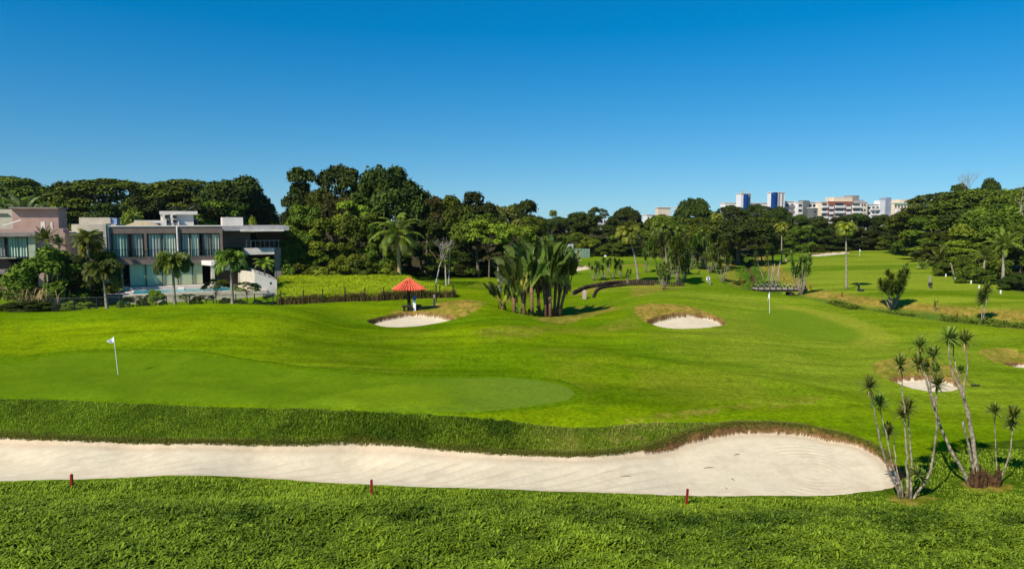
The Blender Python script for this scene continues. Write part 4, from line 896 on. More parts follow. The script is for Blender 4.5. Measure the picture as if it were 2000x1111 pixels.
# ------------------------------------------------------------------ course furniture
M_WHITE = noisy('white paint', (.72, .72, .70), (.82, .82, .80), 12, .5); M_BLACKW = noisy('black stained wood', (.012, .010, .009), (.035, .028, .024), 14, .8); M_RED = noisy('dark red paint', (.16, .008, .008), (.26, .014, .012), 20, .55)
M_CLOTH = noisy('white flag cloth', (.68, .68, .68), (.8, .8, .8), 5, .9); M_EMB = mat('grey print', (.32, .31, .36), .9); M_ORANGE = noisy('orange red painted tiles', (.52, .075, .03), (.76, .15, .075), 6, .6, .2); M_TERRA = noisy('dark terracotta', (.30, .035, .015), (.40, .06, .03), 8, .8); M_STONE = noisy('rough stone', (.30, .24, .20), (.48, .40, .34), 9, .9, .4); M_LOG = noisy('tarred logs', (.014, .009, .007), (.065, .042, .03), 9, .9, .4, stretch=(1, 1, .3)); M_GREY = noisy('grey weathered wood', (.20, .18, .16), (.34, .31, .28), 10, .9); M_BLUE = mat('blue plastic', (.02, .12, .42), .4); M_CONC = noisy('concrete', (.34, .32, .29), (.46, .43, .39), 5, .9, .2); M_DK = mat('dark metal', (.02, .02, .022), .5)
def flag(px, py, tpx, tpy, lb, fl, emblem=False, Y=None):
    b = hit(px, py) if Y is None else np.array((wx(px, Y), Y)); z = gz(*b); Y = b[1]; top = at(tpx, tpy, Y); B = Vector((b[0], Y, z)); t = thing('flagstick', lb, 'golf flag', B)
    MB().tube([B - Vector((0, 0, .15)), top], [.014 + Y * 1e-4, .011 + Y * 1e-4], 6).build('pole', M_WHITE, t)
    mb = MB(); U = (top - B).normalized(); n = 7
    for i in range(n):
        f0, f1 = i / n, (i + 1) / n
        P_ = lambda f, e: top + Vector((fl[0] * f, .06 * math.sin(f * 5), fl[1] * f)) + (-U) * (.02 + e * (fl[2] * (1 - f) ** .7 + .02))
        mb.add([P_(f0, 0), P_(f1, 0), P_(f1, 1), P_(f0, 1)], [(0, 1, 2, 3)])
    c = mb.build('pennant', M_CLOTH, t, True)
    if emblem:
        q = top + Vector((fl[0] * .42, -.05, fl[1] * .42 - .2)); MB().add([q + Vector((-.10, 0, -.05)), q + Vector((.0, 0, -.11)), q + Vector((.10, 0, .0)), q + Vector((.02, 0, .10)), q + Vector((-.07, 0, .06))], [(0, 1, 2, 3, 4)]).build('emblem', M_EMB, c)
flag(231, 732, 222, 657, 'leaning white flagstick with a small emblem on the near putting green', (-.36, -.20, .36), True)
flag(1503, 612, 1503, 570, 'white flagstick with a drooping flag on the raised green', (-.20, -.72, .5))
flag(1180, 508, 1180, 498, 'tiny white flag far off on the green before the middle wood', (.5, -.1, .5), Y=150)
flag(1679, 498, 1679, 486, 'tiny distant flag at the end of the open fairway', (.3, -.4, .5), Y=172)
def stake(px, py, h, w, m, name, lb, cat, group, Y=None, tilt=.02, cap=None):
    b = hit(px, py) if Y is None else np.array((wx(px, Y), Y)); z = gz(*b); B = (b[0], b[1], z); mb = MB(); q = w / 2
    mb.add([(B[0]-q, B[1]-q, z-.2), (B[0]+q, B[1]-q, z-.2), (B[0]+q, B[1]+q, z-.2), (B[0]-q, B[1]+q, z-.2), (B[0]-q+tilt, B[1]-q, z+h), (B[0]+q+tilt, B[1]-q, z+h), (B[0]+q+tilt, B[1]+q, z+h), (B[0]-q+tilt, B[1]+q, z+h), (B[0]+tilt, B[1], z+h+w*.35)],
           [(0, 1, 5, 4), (1, 2, 6, 5), (2, 3, 7, 6), (3, 0, 4, 7), (4, 5, 8), (5, 6, 8), (6, 7, 8), (7, 4, 8)])
    return mb.build(name, m, None, loc=B, label=lb, category=cat, group=group)
SG = 'red stakes along the foreground rough'
stake(140, 953, .50, .075, M_RED, 'stake', 'red stake below the white flag, farthest from the yuccas', 'stake', SG)
stake(726, 968, .55, .075, M_RED, 'stake', 'red stake in the middle of the foreground bunker edge', 'stake', SG, tilt=0)
stake(1340, 987, .58, .07, M_RED, 'stake', 'red stake nearest the yuccas, slightly tilted', 'stake', SG, tilt=.04)
BG = 'red stakes along the brook'
for px, py, lb in [(1869,623,'small red stake in the brook weeds near the picture edge'),(1583,564,'small red stake right of the footbridge'),(1531,545,'small red stake on the brown strip behind the footbridge'),(1495,523,'small red stake at the upper end of the brown strip'),(1446,548,'small red stake left of the brook, the upper of a pair'),(1449,554,'small red stake left of the brook, the lower of a pair'),(1436,522,'small red stake where the brook leaves the shade'),(1644,580,'small red stake on the brown bank past the bushy dracaena')]:
    stake(px, py, .6, .10, M_RED, 'stake', lb, 'stake', BG)
PG = 'white edge posts below the slope'
for px, py, lb in [(1847,541,'white edge post next to the red-stemmed palm'),(1866,549,'white edge post leaning against the slope bushes'),(1896,557,'white edge post below the brightest slope tree'),(1912,563,'white edge post before the low slope bush'),(1954,573,'white edge post nearest the pandanus')]:
    stake(px, py, .45, .13, M_WHITE, 'edge_post', lb, 'post', PG)
stake(1866, 546, 2.6, .16, M_BARKL, 'wooden_pole', 'pale leaning pole standing on the slope foot', 'pole', None, tilt=-.9)
stake(848, 601, 1.2, .14, M_GREY, 'wooden_post', 'short grey post beside the brown mound, in front of the field', 'post', None)
stake(1141, 584, .92, .42, M_STONE, 'stone_marker', 'square pale stone block by the log wall foot', 'stone block', None)
b = hit(1815, 562); z = gz(*b); t = thing('tee_post', 'brown wooden post with a hanging box on the open fairway', 'post', (b[0], b[1], z))
MB().box(b[0]-.1, b[0]+.1, b[1]-.1, b[1]+.1, z-.2, z+1.7).build('post', M_GREY, t); MB().box(b[0]-.22, b[0]+.22, b[1]-.35, b[1]-.11, z+.35, z+.8).build('box', M_LOG, t)
b = hit(1677, 569); z = gz(*b); t = thing('ball_washer', 'black post with a low black box beside it on the open fairway', 'ball washer', (b[0], b[1], z))
MB().box(b[0]-.1, b[0]+.1, b[1]-.1, b[1]+.1, z-.1, z+1.0).build('post', M_DK, t); MB().tube([(b[0], b[1], z+1.0), (b[0], b[1], z+1.15)], [.16, .1], 8).build('head', M_DK, t); MB().box(b[0]+.1, b[0]+.65, b[1]-.2, b[1]+.2, z-.05, z+.26).build('box', M_DK, t)
b = hit(1746, 499); b = np.array((wx(1746, 190), 190)); z = gz(*b); t = thing('lamp_post', 'slim grey lamp post before the far wood', 'lamp post', (b[0], b[1], z))
MB().tube([(b[0], b[1], z-.2), (b[0], b[1], wz(466, 190))], [.16, .1], 7).build('pole', M_GREY, t); MB().box(b[0]-.9, b[0]+.1, b[1]-.12, b[1]+.12, wz(466, 190)-.05, wz(466, 190)+.12).build('lamp_head', M_GREY, t)
# hole sign with its number
b = hit(1386, 554); z = gz(*b); t = thing('hole_sign', 'white hole sign with the number 2 on a grey post', 'sign', (b[0], b[1], z))
MB().box(b[0]-.09, b[0]+.09, b[1]-.09, b[1]+.09, z-.2, z+1.1).build('post', M_GREY, t)
mb = MB(); poly = [(b[0]-.28 + .27 * math.cos(a), z + .84 + .40 * math.sin(a)) for a in np.linspace(0, 2*math.pi, 20)[:-1]]
mb.prism(poly, b[1]-.16, b[1]-.1); bd = mb.build('board', M_WHITE, t)
cu = bpy.data.curves.new('numeral', 'FONT'); cu.body = '2'; cu.size = .8; cu.align_x = 'CENTER'; cu.align_y = 'CENTER'; cu.extrude = .01; cu.offset = .02; cu.materials.append(M_DK)
_o = bpy.data.objects.new('numeral', cu); _m = bpy.data.meshes.new_from_object(_o); bpy.data.objects.remove(_o); o = bpy.data.objects.new('numeral', _m); COL.objects.link(o); o.parent = bd; o.location = (-.28, -.18, .84); o.rotation_euler = (math.pi/2, 0, 0)
# red roofed shelter
b = hit(799, 606); z = gz(*b); x, y = b; zt, ze = wz(544, y), wz(565.5, y); rr = 31.5 / F * y; t = thing('shelter', 'round shelter with an orange red tiled cone roof on one black post', 'shelter', (x, y, z))
mb = MB(); n = 40; 
for i in range(n):
    a0, a1 = 2*math.pi*i/n, 2*math.pi*(i+1)/n; am = (a0+a1)/2; e = lambda a, r, dz=0: (x + math.cos(a)*r, y + math.sin(a)*r, zt + (ze-zt)*(r/rr) + dz)
    st = [.05, .35, .36, .68, .69, 1.0]
    for r0, r1 in ((.03, .36), (.34, .68), (.66, 1.0)):
        mb.add([e(a0, rr*r0), e(am, rr*r0, .015), e(am, rr*r1, .075), e(a0, rr*r1, .0)], [(0, 1, 2, 3)]); mb.add([e(am, rr*r0, .015), e(a1, rr*r0), e(a1, rr*r1, .0), e(am, rr*r1, .075)], [(0, 1, 2, 3)])
rf = mb.build('roof', M_TERRA, t); mb = MB()
for i in range(34):
    a = 2*math.pi*(i+.5)/34; st_ = .06 if i % 2 == 0 else .45
    mb.tube([e(a, rr*st_, .05), e(a, rr*.66, .075)], [.05, .06], 6); mb.tube([e(a, rr*.64, .05), e(a, rr*1.02, .07)], [.06, .07], 6)
mb.build('tiles', M_ORANGE, rf)
mb = MB()
for i in range(8):
    a = 2*math.pi*i/8 + .2; mb.tube([e(a, .04, .06), e(a, rr*1.01, .08)], [.06, .075], 6)
mb.tube([(x, y, zt-.02), (x, y, zt+.1)], [.16, .05], 8); mb.build('ridge_tiles', M_ORANGE, rf)
mb = MB(); 
for i in range(8):
    a = 2*math.pi*i/8 + .5; mb.tube([(x, y, ze+.25), (x + math.cos(a)*rr*.95, y + math.sin(a)*rr*.95, ze-.06)], .04, 4)
mb.build('rafters', M_BLACKW, t)
MB().tube([(x, y, z-.2), (x, y, ze+.45)], [.19, .15], 10).build('post', M_BLACKW, t)
for px, dy, lb, w_ in [(794, -.5, 'dark wooden seat under the shelter, on the bunker side', .55), (816, .1, 'dark block seat under the shelter, on the field side', .3)]:
    sx, sy = wx(px, y + dy), y + dy; sz = gz(sx, sy); q = thing('seat_block', lb, 'stool', (sx, sy, sz), 'seats under the shelter'); MB().box(sx-w_*.85, sx+w_*.85, sy-.25, sy+.25, sz+.36, sz+.5).build('seat', M_BLACKW, q)
    for s1 in (-1, 1): MB().box(sx+s1*w_*.5-.09, sx+s1*w_*.5+.09, sy-.2, sy+.2, sz-.1, sz+.36).build('leg', M_BLACKW, q)
sx, sy = wx(808.5, y - .35), y - .35; sz = gz(sx, sy); t = thing('water_cooler', 'white water stand with a blue top behind the shelter post', 'water cooler', (sx, sy, sz))
MB().box(sx-.13, sx+.13, sy-.13, sy+.13, sz-.1, sz+.98).build('body', M_WHITE, t); MB().tube([(sx, sy, sz+.98), (sx, sy, sz+1.05), (sx, sy, sz+1.35), (sx, sy, sz+1.42)], [.09, .15, .15, .12], 10).build('bottle', M_BLUE, t)
# bunker rake
b = hit(1905, 755); z = gz(*b); t = thing('bunker_rake', 'black bunker rake lying by the small bunker behind the yuccas', 'rake', (b[0], b[1], z))
MB().box(b[0]-.24, b[0]+.24, b[1]-.03, b[1]+.03, z+.05, z+.12).build('head', M_DK, t); MB().tube([(b[0]+.02, b[1], z+.12), (b[0]+.06, b[1]+.9, z+.22)], .02, 6).build('handle', M_DK, t)
for i, (px, py, a, l, lb) in enumerate([(1222,928,.1,.4,'straight twig on the sand below the rough bank'),(1385,898,.15,.42,'longer straight twig in the middle of the wide sand'),(1440,872,.5,.3,'tilted twig near the brown bunker lip'),(1432,920,1.9,.22,'short dark twig of two on the wide sand, the upper one'),(1419,936,1.9,.16,'short dark twig of two on the wide sand, the lower one')]):
    b = hit(px, py); z = gz(*b); d = Vector((math.cos(a), math.sin(a), 0)) * l * .5; P_ = Vector((b[0], b[1], z + .02))
    MB().tube([P_ - d, P_ + Vector((0, .02, .01)), P_ + d], [.008, .012, .006], 5).build('twig', M_BARK, None, loc=tuple(P_), label=lb, category='twig', group='twigs on the sand')
# log retaining walls
def log_wall(pix, h, lb, dep):
    pts = [np.array((wx(p, Y), Y)) for p, Y in pix]; C_ = curve(pts, False, 26); mb = MB(); g = random.Random(dep)
    acc = 1
    for i in range(1, len(C_)):
        acc += np.linalg.norm(C_[i] - C_[i-1])
        if acc > .27:
            acc = 0; x, y = C_[i]; z = gz(x, y); mb.tube([(x, y, z - .3), (x, y, z + h * g.uniform(.85, 1.1))], g.uniform(.12, .15), 7)
    o = C_[0]; return mb.build('log_wall', M_LOG, None, loc=(o[0], o[1], gz(*o)), label=lb, category='retaining wall')
log_wall([(1120, 86), (1150, 90), (1190, 95.5), (1225, 98), (1262, 99), (1300, 97.5), (1338, 96)], .5, 'long curved wall of dark upright logs holding the brown bank', 1)
log_wall([(1160, 83.5), (1166, 87.5), (1185, 91), (1215, 93.5), (1250, 95), (1280, 95.5)], .3, 'lower curved row of dark logs in front of the long log wall', 2)
# footbridge
Yb = 98; t = thing('footbridge', 'low wooden footbridge over the brook with white-capped posts', 'footbridge', (wx(1525, Yb), Yb, wz(561, Yb)))
x0, x1 = wx(1474, Yb), wx(1575, Yb); zd = wz(562.5, Yb); MB().box(x0, x1, Yb-.9, Yb+1.0, zd-.14, zd).build('deck', M_BARKL, t); MB().box(x0, x1, Yb-.8, Yb-.6, zd-.42, zd-.14).build('beam', M_BLACKW, t); MB().box(x0, x1, Yb+.6, Yb+.8, zd-.42, zd-.14).build('beam', M_BLACKW, t)
px_ = wx(1546, Yb); MB().box(px_-.35, px_+.35, Yb-.75, Yb+.75, zd-2.2, zd-.6).build('pier', M_LOG, t)
for sd in (-.86, .96):
    for i in range(9):
        x = x0 + .3 + (x1 - x0 - .6) * i / 8 + (.25 if sd > 0 else 0); p = MB().box(x-.06, x+.06, Yb+sd-.06, Yb+sd+.06, zd-.3, zd+.42).build('post', M_BLACKW, t)
        MB().add([(x-.075, Yb+sd-.075, zd+.423), (x+.075, Yb+sd-.075, zd+.423), (x+.075, Yb+sd+.075, zd+.423), (x-.075, Yb+sd+.075, zd+.423), (x, Yb+sd, zd+.48)], [(0, 3, 2, 1), (0, 1, 4), (1, 2, 4), (2, 3, 4), (3, 0, 4)]).build('cap', M_WHITE, p)
# green hoarding in front of the middle wood
M_HOARD = noisy('grey green hoarding', (.12, .19, .14), (.17, .25, .19), 2, .7); M_SHED = noisy('pale grey sheet', (.30, .33, .33), (.38, .42, .42), 2, .6)
for px0, px1, t_, b_, Y, m, lb in [(1122, 1152, 486, 503, 158, M_HOARD, 'low green hoarding behind the far bunker'), (1086, 1120, 477, 500, 160, M_SHED, 'pale grey shed wall beside the green hoarding')]:
    o = (wx(px0, Y), Y, wz(b_, Y)); mb = MB(); mb.box(wx(px0, Y), wx(px1, Y), Y, Y + .15, wz(b_, Y) - 1, wz(t_, Y))
    tt = thing('hoarding', lb, 'hoarding', o); mb.build('panel', m, tt); mb = MB()
    for q in np.linspace(px0 + 1, px1 - 1, 6): mb.box(wx(q, Y) - .08, wx(q, Y) + .08, Y - .1, Y, wz(b_, Y) - 1, wz(t_, Y) + .05)
    mb.build('frame', m, tt)
# ------------------------------------------------------------------ houses (turned 22 degrees from the line of sight)
class Frame:
    def __init__(s, px, Y, th): s.x0 = wx(px, Y); s.y0 = Y; s.c = math.cos(th); s.s = math.sin(th); s.th = th
    def q(s, px, py, d=0.0):
        u, k = slopes(px, py); Y = (d + s.y0 * s.c - s.x0 * s.s) / (s.c - u * s.s); X = u * Y
        return (X - s.x0) * s.c + (Y - s.y0) * s.s, HC + k * Y
    def a(s, px, d=0.0): return s.q(px, 500, d)[0]
    def z(s, px, py, d=0.0): return s.q(px, py, d)[1]
    def world(s, a, d): return s.x0 + a * s.c - d * s.s, s.y0 + a * s.s + d * s.c
    def thing(s, name, label, cat, group=None): return thing(name, label, cat, (s.x0, s.y0, 0), group, s.th)
    def box(s, px0, px1, py0, py1, d0, d1, mb=None):
        pm = (px0 + px1) / 2; mb = mb or MB(); return mb.box(s.a(px0, d0), s.a(px1, d0), d0, d1, s.z(pm, py1, d0), s.z(pm, py0, d0))
def part(name, mb, m, parent, smooth=False):
    o = bpy.data.objects.new(name, mb.mesh(name, smooth=smooth)); o.data.materials.append(m); COL.objects.link(o); o.parent = parent; return o
M_HDARK = noisy('dark taupe render', (.15, .108, .088), (.19, .14, .115), 1.2, .8); M_CREAM = noisy('cream render', (.48, .41, .31), (.56, .49, .38), 1.5, .8); M_OFFW = noisy('off white render', (.60, .54, .47), (.72, .66, .58), .9, .75)
M_PINKR = noisy('pinkish taupe render', (.36, .235, .185), (.43, .29, .235), 1.1, .85); M_TAUPE = noisy('taupe concrete', (.20, .17, .15), (.27, .235, .21), 1.3, .85); M_FRAME = mat('black window frame', (.012, .012, .013), .45)
M_WOOD = noisy('dark red wood cladding', (.045, .018, .010), (.09, .038, .020), 3, .6, stretch=(6, 1, .6)); M_VOID = mat('dark interior', (.008, .008, .009), .9); M_BLIND = noisy('pale green blinds', (.70, .66, .40), (.82, .77, .48), .8, .8, stretch=(1, 1, .2)); M_DECK = noisy('pale paving', (.48, .42, .36), (.58, .52, .45), 2, .85); M_BROWNP = noisy('brown paving', (.19, .14, .115), (.26, .20, .165), 2, .9)
M_ROOFG = noisy('grey roof sheet', (.30, .28, .27), (.40, .38, .37), 1.5, .6); M_MESHG = mat('green wire mesh', (.05, .07, .05), .7); M_STEEL = mat('galvanised steel', (.30, .31, .32), .4, .5, .6)
def curtain_mat(name, c1, c2):
    return noisy(name, c1, c2, 2.2, .9, stretch=(3.2, 3.2, .05), lo=.38, hi=.62)
M_CUR = [curtain_mat('grey curtain', (.34, .29, .25), (.76, .66, .57)), curtain_mat('teal curtain', (.26, .33, .27), (.66, .72, .58)), curtain_mat('pale curtain', (.58, .53, .40), (.9, .84, .66))]  # grey, teal and pale are the cloths' own colours
M_GLASS = bpy.data.materials.new('window glass'); M_GLASS.use_nodes = True
_n = M_GLASS.node_tree; _n.nodes.remove(_n.nodes['Principled BSDF']); _t = _n.nodes.new('ShaderNodeBsdfTransparent'); _g = _n.nodes.new('ShaderNodeBsdfGlossy'); _x = _n.nodes.new('ShaderNodeMixShader'); _l = _n.nodes.new('ShaderNodeLayerWeight')
_t.inputs[0].default_value = (.93, .96, .95, 1); _g.inputs['Roughness'].default_value = .03; _l.inputs['Blend'].default_value = .045
_n.links.new(_l.outputs['Fresnel'], _x.inputs[0]); _n.links.new(_t.outputs[0], _x.inputs[1]); _n.links.new(_g.outputs[0], _x.inputs[2]); _n.links.new(_x.outputs[0], _n.nodes['Material Output'].inputs['Surface'])
def curtain(fr, px0, px1, py0, py1, d, m, parent):
    a0, a1 = fr.a(px0, d), fr.a(px1, d); z0, z1 = fr.z((px0+px1)/2, py1, d), fr.z((px0+px1)/2, py0, d); mb = MB(); n = max(8, int((a1 - a0) / .09)); g = random.Random(int(px0)); prev = None; ph = 0
    pts = []
    for i in range(n + 1): ph += g.uniform(.7, 1.5); pts.append((a0 + (a1 - a0) * i / n, d + .07 * math.sin(ph * 1.7)))
    for p, q in zip(pts, pts[1:]): mb.add([(p[0], p[1], z0), (q[0], q[1], z0), (q[0], q[1], z1), (p[0], p[1], z1)], [(0, 1, 2, 3)])
    return part('curtain', mb, m, parent)
def window(fr, px0, px1, py0, py1, d, parent, curtains, mull, rail=True):
    fr_ = MB(); w = .09; a0, a1 = fr.a(px0, d), fr.a(px1, d); pm = (px0 + px1) / 2; z0, z1 = fr.z(pm, py1, d), fr.z(pm, py0, d)
    fr_.box(a0, a1, d, d+.12, z1-w, z1); fr_.box(a0, a1, d, d+.12, z0, z0+w); fr_.box(a0, a0+w*1.4, d, d+.12, z0+w, z1-w); fr_.box(a1-w*1.4, a1, d, d+.12, z0+w, z1-w)
    for m in mull: am = fr.a(m, d); fr_.box(am-w*.8, am+w*.8, d, d+.12, z0+w, z1-w)
    f = part('window', fr_, M_FRAME, parent)
    part('pane', MB().box(a0+w, a1-w, d+.05, d+.06, z0+w, z1-w), M_GLASS, f)
    part('dark_backing', MB().box(a0+.02, a1-.02, d+.75, d+.8, z0, z1), M_VOID, f)  # near-black sheet behind the curtains paints the unlit room
    for c in curtains: curtain(fr, c[0], c[1], py0, py1, d + .2, M_CUR[c[2]], f)
    return f
# ---- the grey house with the pool
fh = Frame(212, 80, R(25)); H = fh.thing('house', 'long flat-roofed grey house with curtained upper windows behind a pool', 'house')
b_, z_ = fh.box, fh.z
zr = z_(212, 443); zs = z_(212, 503); zg = 1.95; aR = fh.a(436); D = 11
mb = MB(); mb.box(0, aR, .0, .35, z_(320, 456), zr); mb.box(0, aR, 0, D, z_(320, 515.5), zs + .0)           # parapet beam and floor slab
mb.box(0, fh.a(219), 0, .35, zs, z_(320, 456)); mb.box(fh.a(283), fh.a(288), 0, .35, zs, z_(320, 456)); mb.box(fh.a(346), fh.a(354), 0, .35, zs, z_(320, 456)); mb.box(fh.a(430.5), aR, 0, .35, zs, z_(320, 456))
part('wall', mb, M_HDARK, H)
mb = MB(); mb.box(0, .3, .35, D, zs, zr); mb.box(aR-.3, aR, .35, D, zs, zr); mb.box(.3, aR-.3, D-.3, D, zs, zr); part('side_wall', mb, M_TAUPE, H)
rf = part('roof', MB().box(.0, aR, .35, D, zr - .25, zr - .05), M_ROOFG, H)
part('roof_edge', MB().box(-.05, aR + .05, -.08, .40, zr, zr + .14), M_OFFW, rf)
part('fin_wall', MB().box(fh.a(204), fh.a(210), -.3, 7, zg - 1, zr + .35), M_CREAM, H); part('downpipe', MB().tube([(fh.a(213.5), -.12, zg), (fh.a(213.5), -.12, zr)], .09, 8), M_OFFW, H); part('downpipe', MB().tube([(fh.a(348), -.12, zs - .6), (fh.a(348), -.12, zr)], .10, 8), M_OFFW, H)
window(fh, 219, 283, 456, 503.5, .08, H, [(221, 252, 1), (258, 281, 0)], [252.5, 258]); window(fh, 288, 346, 456, 503, .08, H, [(290, 317, 0), (319, 345, 2)], [318]); window(fh, 354, 392, 456, 502, .08, H, [(355, 372, 0), (373.5, 391, 2)], [372.5]); window(fh, 395.5, 430.5, 456, 502, .08, H, [(397, 412, 0), (414, 430, 2)], [413])
for p0, p1 in ((220, 282), (289, 345), (355, 392), (394, 431)):
    g_ = part('balustrade', b_(p0, p1, 487.5, 503, -.12, -.10), M_GLASS, H); part('handrail', b_(p0, p1, 486.8, 487.6, -.14, -.08), M_FRAME, g_)
zc = z_(320, 515.5)
mb = MB(); mb.box(.3, aR, 3.6, 3.8, zg, zc); part('ground_wall', mb, M_VOID, H)
fr_ = MB(); 
for p in (251, 283.5, 316, 346, 375): a_ = fh.a(p, .5); fr_.box(a_-.05, a_+.05, .42, .52, zg, zc)
sl_ = part('sliding_doors', fr_, M_FRAME, H)
for p0, p1 in ((251.5, 283), (284, 315.5), (316.5, 345.5), (346.5, 374.5), (375.5, 394)):
    part('pane', MB().box(fh.a(p0, .5), fh.a(p1, .5), .46, .47, zg, zc), M_GLASS, sl_); part('blind', MB().box(fh.a(p0, .5), fh.a(p1, .5), .6, .63, zg + .05, zc), M_BLIND, sl_)
part('column', MB().box(fh.a(234.5, .4), fh.a(238.5, .4), .4, .8, zg, zc), M_CREAM, H)
# entrance block and canopy beside the windows
a0, a1, a2 = fh.a(393), fh.a(412, -2), fh.a(464)
mb = MB(); mb.slab([(a0, 0), (a1, -2.2), (a2 + .4, -2.2), (a2 + .4, 4), (a0, 4)], z_(412, 519, -2), z_(412, 510, -2)); part('canopy', mb, M_OFFW, H)
mb = MB(); mb.box(a1, fh.a(418, -1.8), -1.8, 2, zg, z_(412, 519, -2)); mb.box(fh.a(418, -1.8), fh.a(464, -1.8), -1.8, 2, z_(430, 528, -1.8), z_(412, 519, -2)); mb.box(fh.a(464, -1.8), fh.a(468, -1.8), -1.8, 2, zg, z_(412, 519, -2)); part('porch', mb, M_CREAM, H)
part('door', MB().box(fh.a(418, -1.8), fh.a(464, -1.8), -1.2, -1.1, zg, z_(430, 528, -1.8)), M_WOOD, H)
# right wing, set back
dw = 7.5; mb = MB(); a0, a1 = fh.a(436, dw - 1.5), fh.a(566, dw - 1.5); zt = z_(500, 441, dw - 1.5); mb.box(a0, a1, dw - 1.5, dw + 9, zt - .62, zt); part('wing_roof', mb, M_ROOFG, H)
part('awning', b_(472, 556, 449, 452, dw - 2.2, dw - 1.5), M_OFFW, H)
zb = z_(510, 484, dw); zb2 = z_(510, 497, dw - 1)
part('wing_wall', MB().box(fh.a(437, dw + 3), fh.a(490, dw + 3), dw + 3, dw + 3.2, zb, zt - .62), M_TAUPE, H); part('wing_door', MB().box(fh.a(490, dw + 3), fh.a(503, dw + 3), dw + 3.1, dw + 3.2, zb, zt - .9), M_VOID, H); part('wood_wall', MB().box(fh.a(503.5, dw + 3), fh.a(566, dw + 3), dw + 3, dw + 3.2, zb, zt - .62), M_WOOD, H)
part('balcony', MB().box(fh.a(478, dw - 1), fh.a(536, dw - 1), dw - 1, dw + 3, zb2, zb), M_OFFW, H); part('lower_wood_wall', MB().box(fh.a(455, dw + 2), fh.a(540, dw + 2), dw + 2, dw + 2.2, zg, zb2), M_WOOD, H)
part('end_wall', MB().box(fh.a(536, dw), fh.a(549, dw), dw, dw + 4, zg, zb), M_TAUPE, H)
mb = MB(); mb.box(fh.a(480, dw - .9), fh.a(548, dw - .9), dw - .9, dw - .86, zb + .95, zb + 1.0)
for p in range(482, 548, 9): mb.box(fh.a(p, dw - .9) - .02, fh.a(p, dw - .9) + .02, dw - .9, dw - .86, zb, zb + .95)
part('balcony_rail', mb, M_STEEL, H)
# boxes on the roof
def roofbox(p0, p1, t_, bt, d, dep, name, m, parent=H): return part(name, fh.box(p0, p1, t_, bt, d, d + dep), m, parent)
ph = roofbox(317, 381, 417, 446, 4, 3.4, 'plant_room', M_OFFW); part('slab', fh.box(315, 389, 412.5, 419, 3.6, 7.8), M_OFFW, ph)
for px, py in ((326, 423.5), (341.5, 423.5), (328, 433), (342, 432.5), (328, 442), (343, 442)):
    un = part('air_conditioner', fh.box(px - 5.5, px + 5.5, py - 4.2, py + 4.2, 3.35, 3.95), M_OFFW, ph); c = fh.q(px - .5, py, 3.33)
    part('fan', MB().tube([(c[0], 3.335, c[1]), (c[0], 3.36, c[1])], .235, 14), M_DK, un)
for p in (333, 372): part('solar_panel', MB().add([(fh.a(p, 5), 5, zr + 2.05), (fh.a(p + 11, 5), 5, zr + 2.45), (fh.a(p + 11, 5), 6.5, zr + 2.5), (fh.a(p, 5), 6.5, zr + 2.1)], [(0, 1, 2, 3)]), M_STEEL, ph)
lb_ = roofbox(265, 328, 430.5, 446, 3.2, 2.6, 'roof_lantern', M_OFFW); part('lantern_window', fh.box(274, 316, 436, 444, 3.17, 3.195), M_VOID, lb_)
part('chimney', fh.box(349.5, 352.5, 433, 446, 3, 3.5), M_OFFW, H); vt = part('vent', MB().tube([(fh.a(385, 6), 6, zr - .1), (fh.a(385, 6), 6, zr + .75)], .2, 8), M_DK, H); part('vent_cap', MB().tube([(fh.a(385, 6), 6, zr + .75), (fh.a(385, 6), 6, zr + .8), (fh.a(385, 6), 6, zr + .95)], [.42, .4, .05], 10), M_STEEL, vt)
tb = roofbox(437, 477, 424.5, 446, 7.5, 4, 'tank_room', M_OFFW)
mb = MB(); n = 26; ax, bx2 = fh.a(250, 1.2), fh.a(313, 1.2)
for i in range(n): x = ax + (bx2 - ax) * i / n; hh = .12 + .42 * math.sin(math.pi * (i + .5) / n); mb.tube([(x, 1.0, zr + .05), (x, 3.1, zr + hh)], .10, 5)
part('tile_roof', mb, noisy('ochre roof tiles', (.36, .27, .14), (.5, .4, .24), 6, .85), H)
# terrace, pool and boundary
mb = MB(); zd = 1.66; mb.slab([(fh.a(236, -6.6), -6.6), (fh.a(520, -6.6), -6.6), (fh.a(520, -6.6), -.9), (fh.a(236, -6.6) , -.9)], .4, zd - .02)
ter = fh.thing('terrace', 'pale paved pool terrace with a front wall before the grey house', 'terrace'); part('deck', mb, M_CREAM, ter); part('step', MB().box(fh.a(236, -.9), fh.a(470, -.9), -.9, 3.6, .6, zg), M_DECK, ter)
pool = fh.thing('swimming_pool', 'long turquoise swimming pool in front of the grey house', 'swimming pool')
M_WATER = noisy('turquoise pool water', (.015, .24, .27), (.03, .34, .36), 2.5, .08, .25, 4, spec=.5)
part('water', MB().box(fh.a(256, -5.6), fh.a(458, -5.6), -6.1, -1.5, zd - .01, zd + .012), M_WATER, pool)
mb = MB(); xa, xb = fh.a(256, -5.6), fh.a(458, -5.6)
mb.box(xa-.3, xb+.3, -6.3, -6.1, zd-.01, zd+.05); mb.box(xa-.3, xb+.3, -1.5, -1.2, zd-.01, zd+.05); mb.box(xa-.3, xa, -6.1, -1.5, zd-.01, zd+.05); mb.box(xb, xb+.3, -6.1, -1.5, zd-.01, zd+.05); part('coping', mb, M_DECK, pool)
part('island', MB().box(fh.a(345, -3.2), fh.a(357, -3.2), -3.2, -1.5, zd, zd+.2), M_OFFW, pool)
pt = fh.thing('brown_patio', 'shaded brown paved patio beside the pool, below the dark garden', 'patio'); part('paving', MB().box(fh.a(140, -5), fh.a(244, -5), -5, 1.5, .5, 1.52), M_BROWNP, pt)
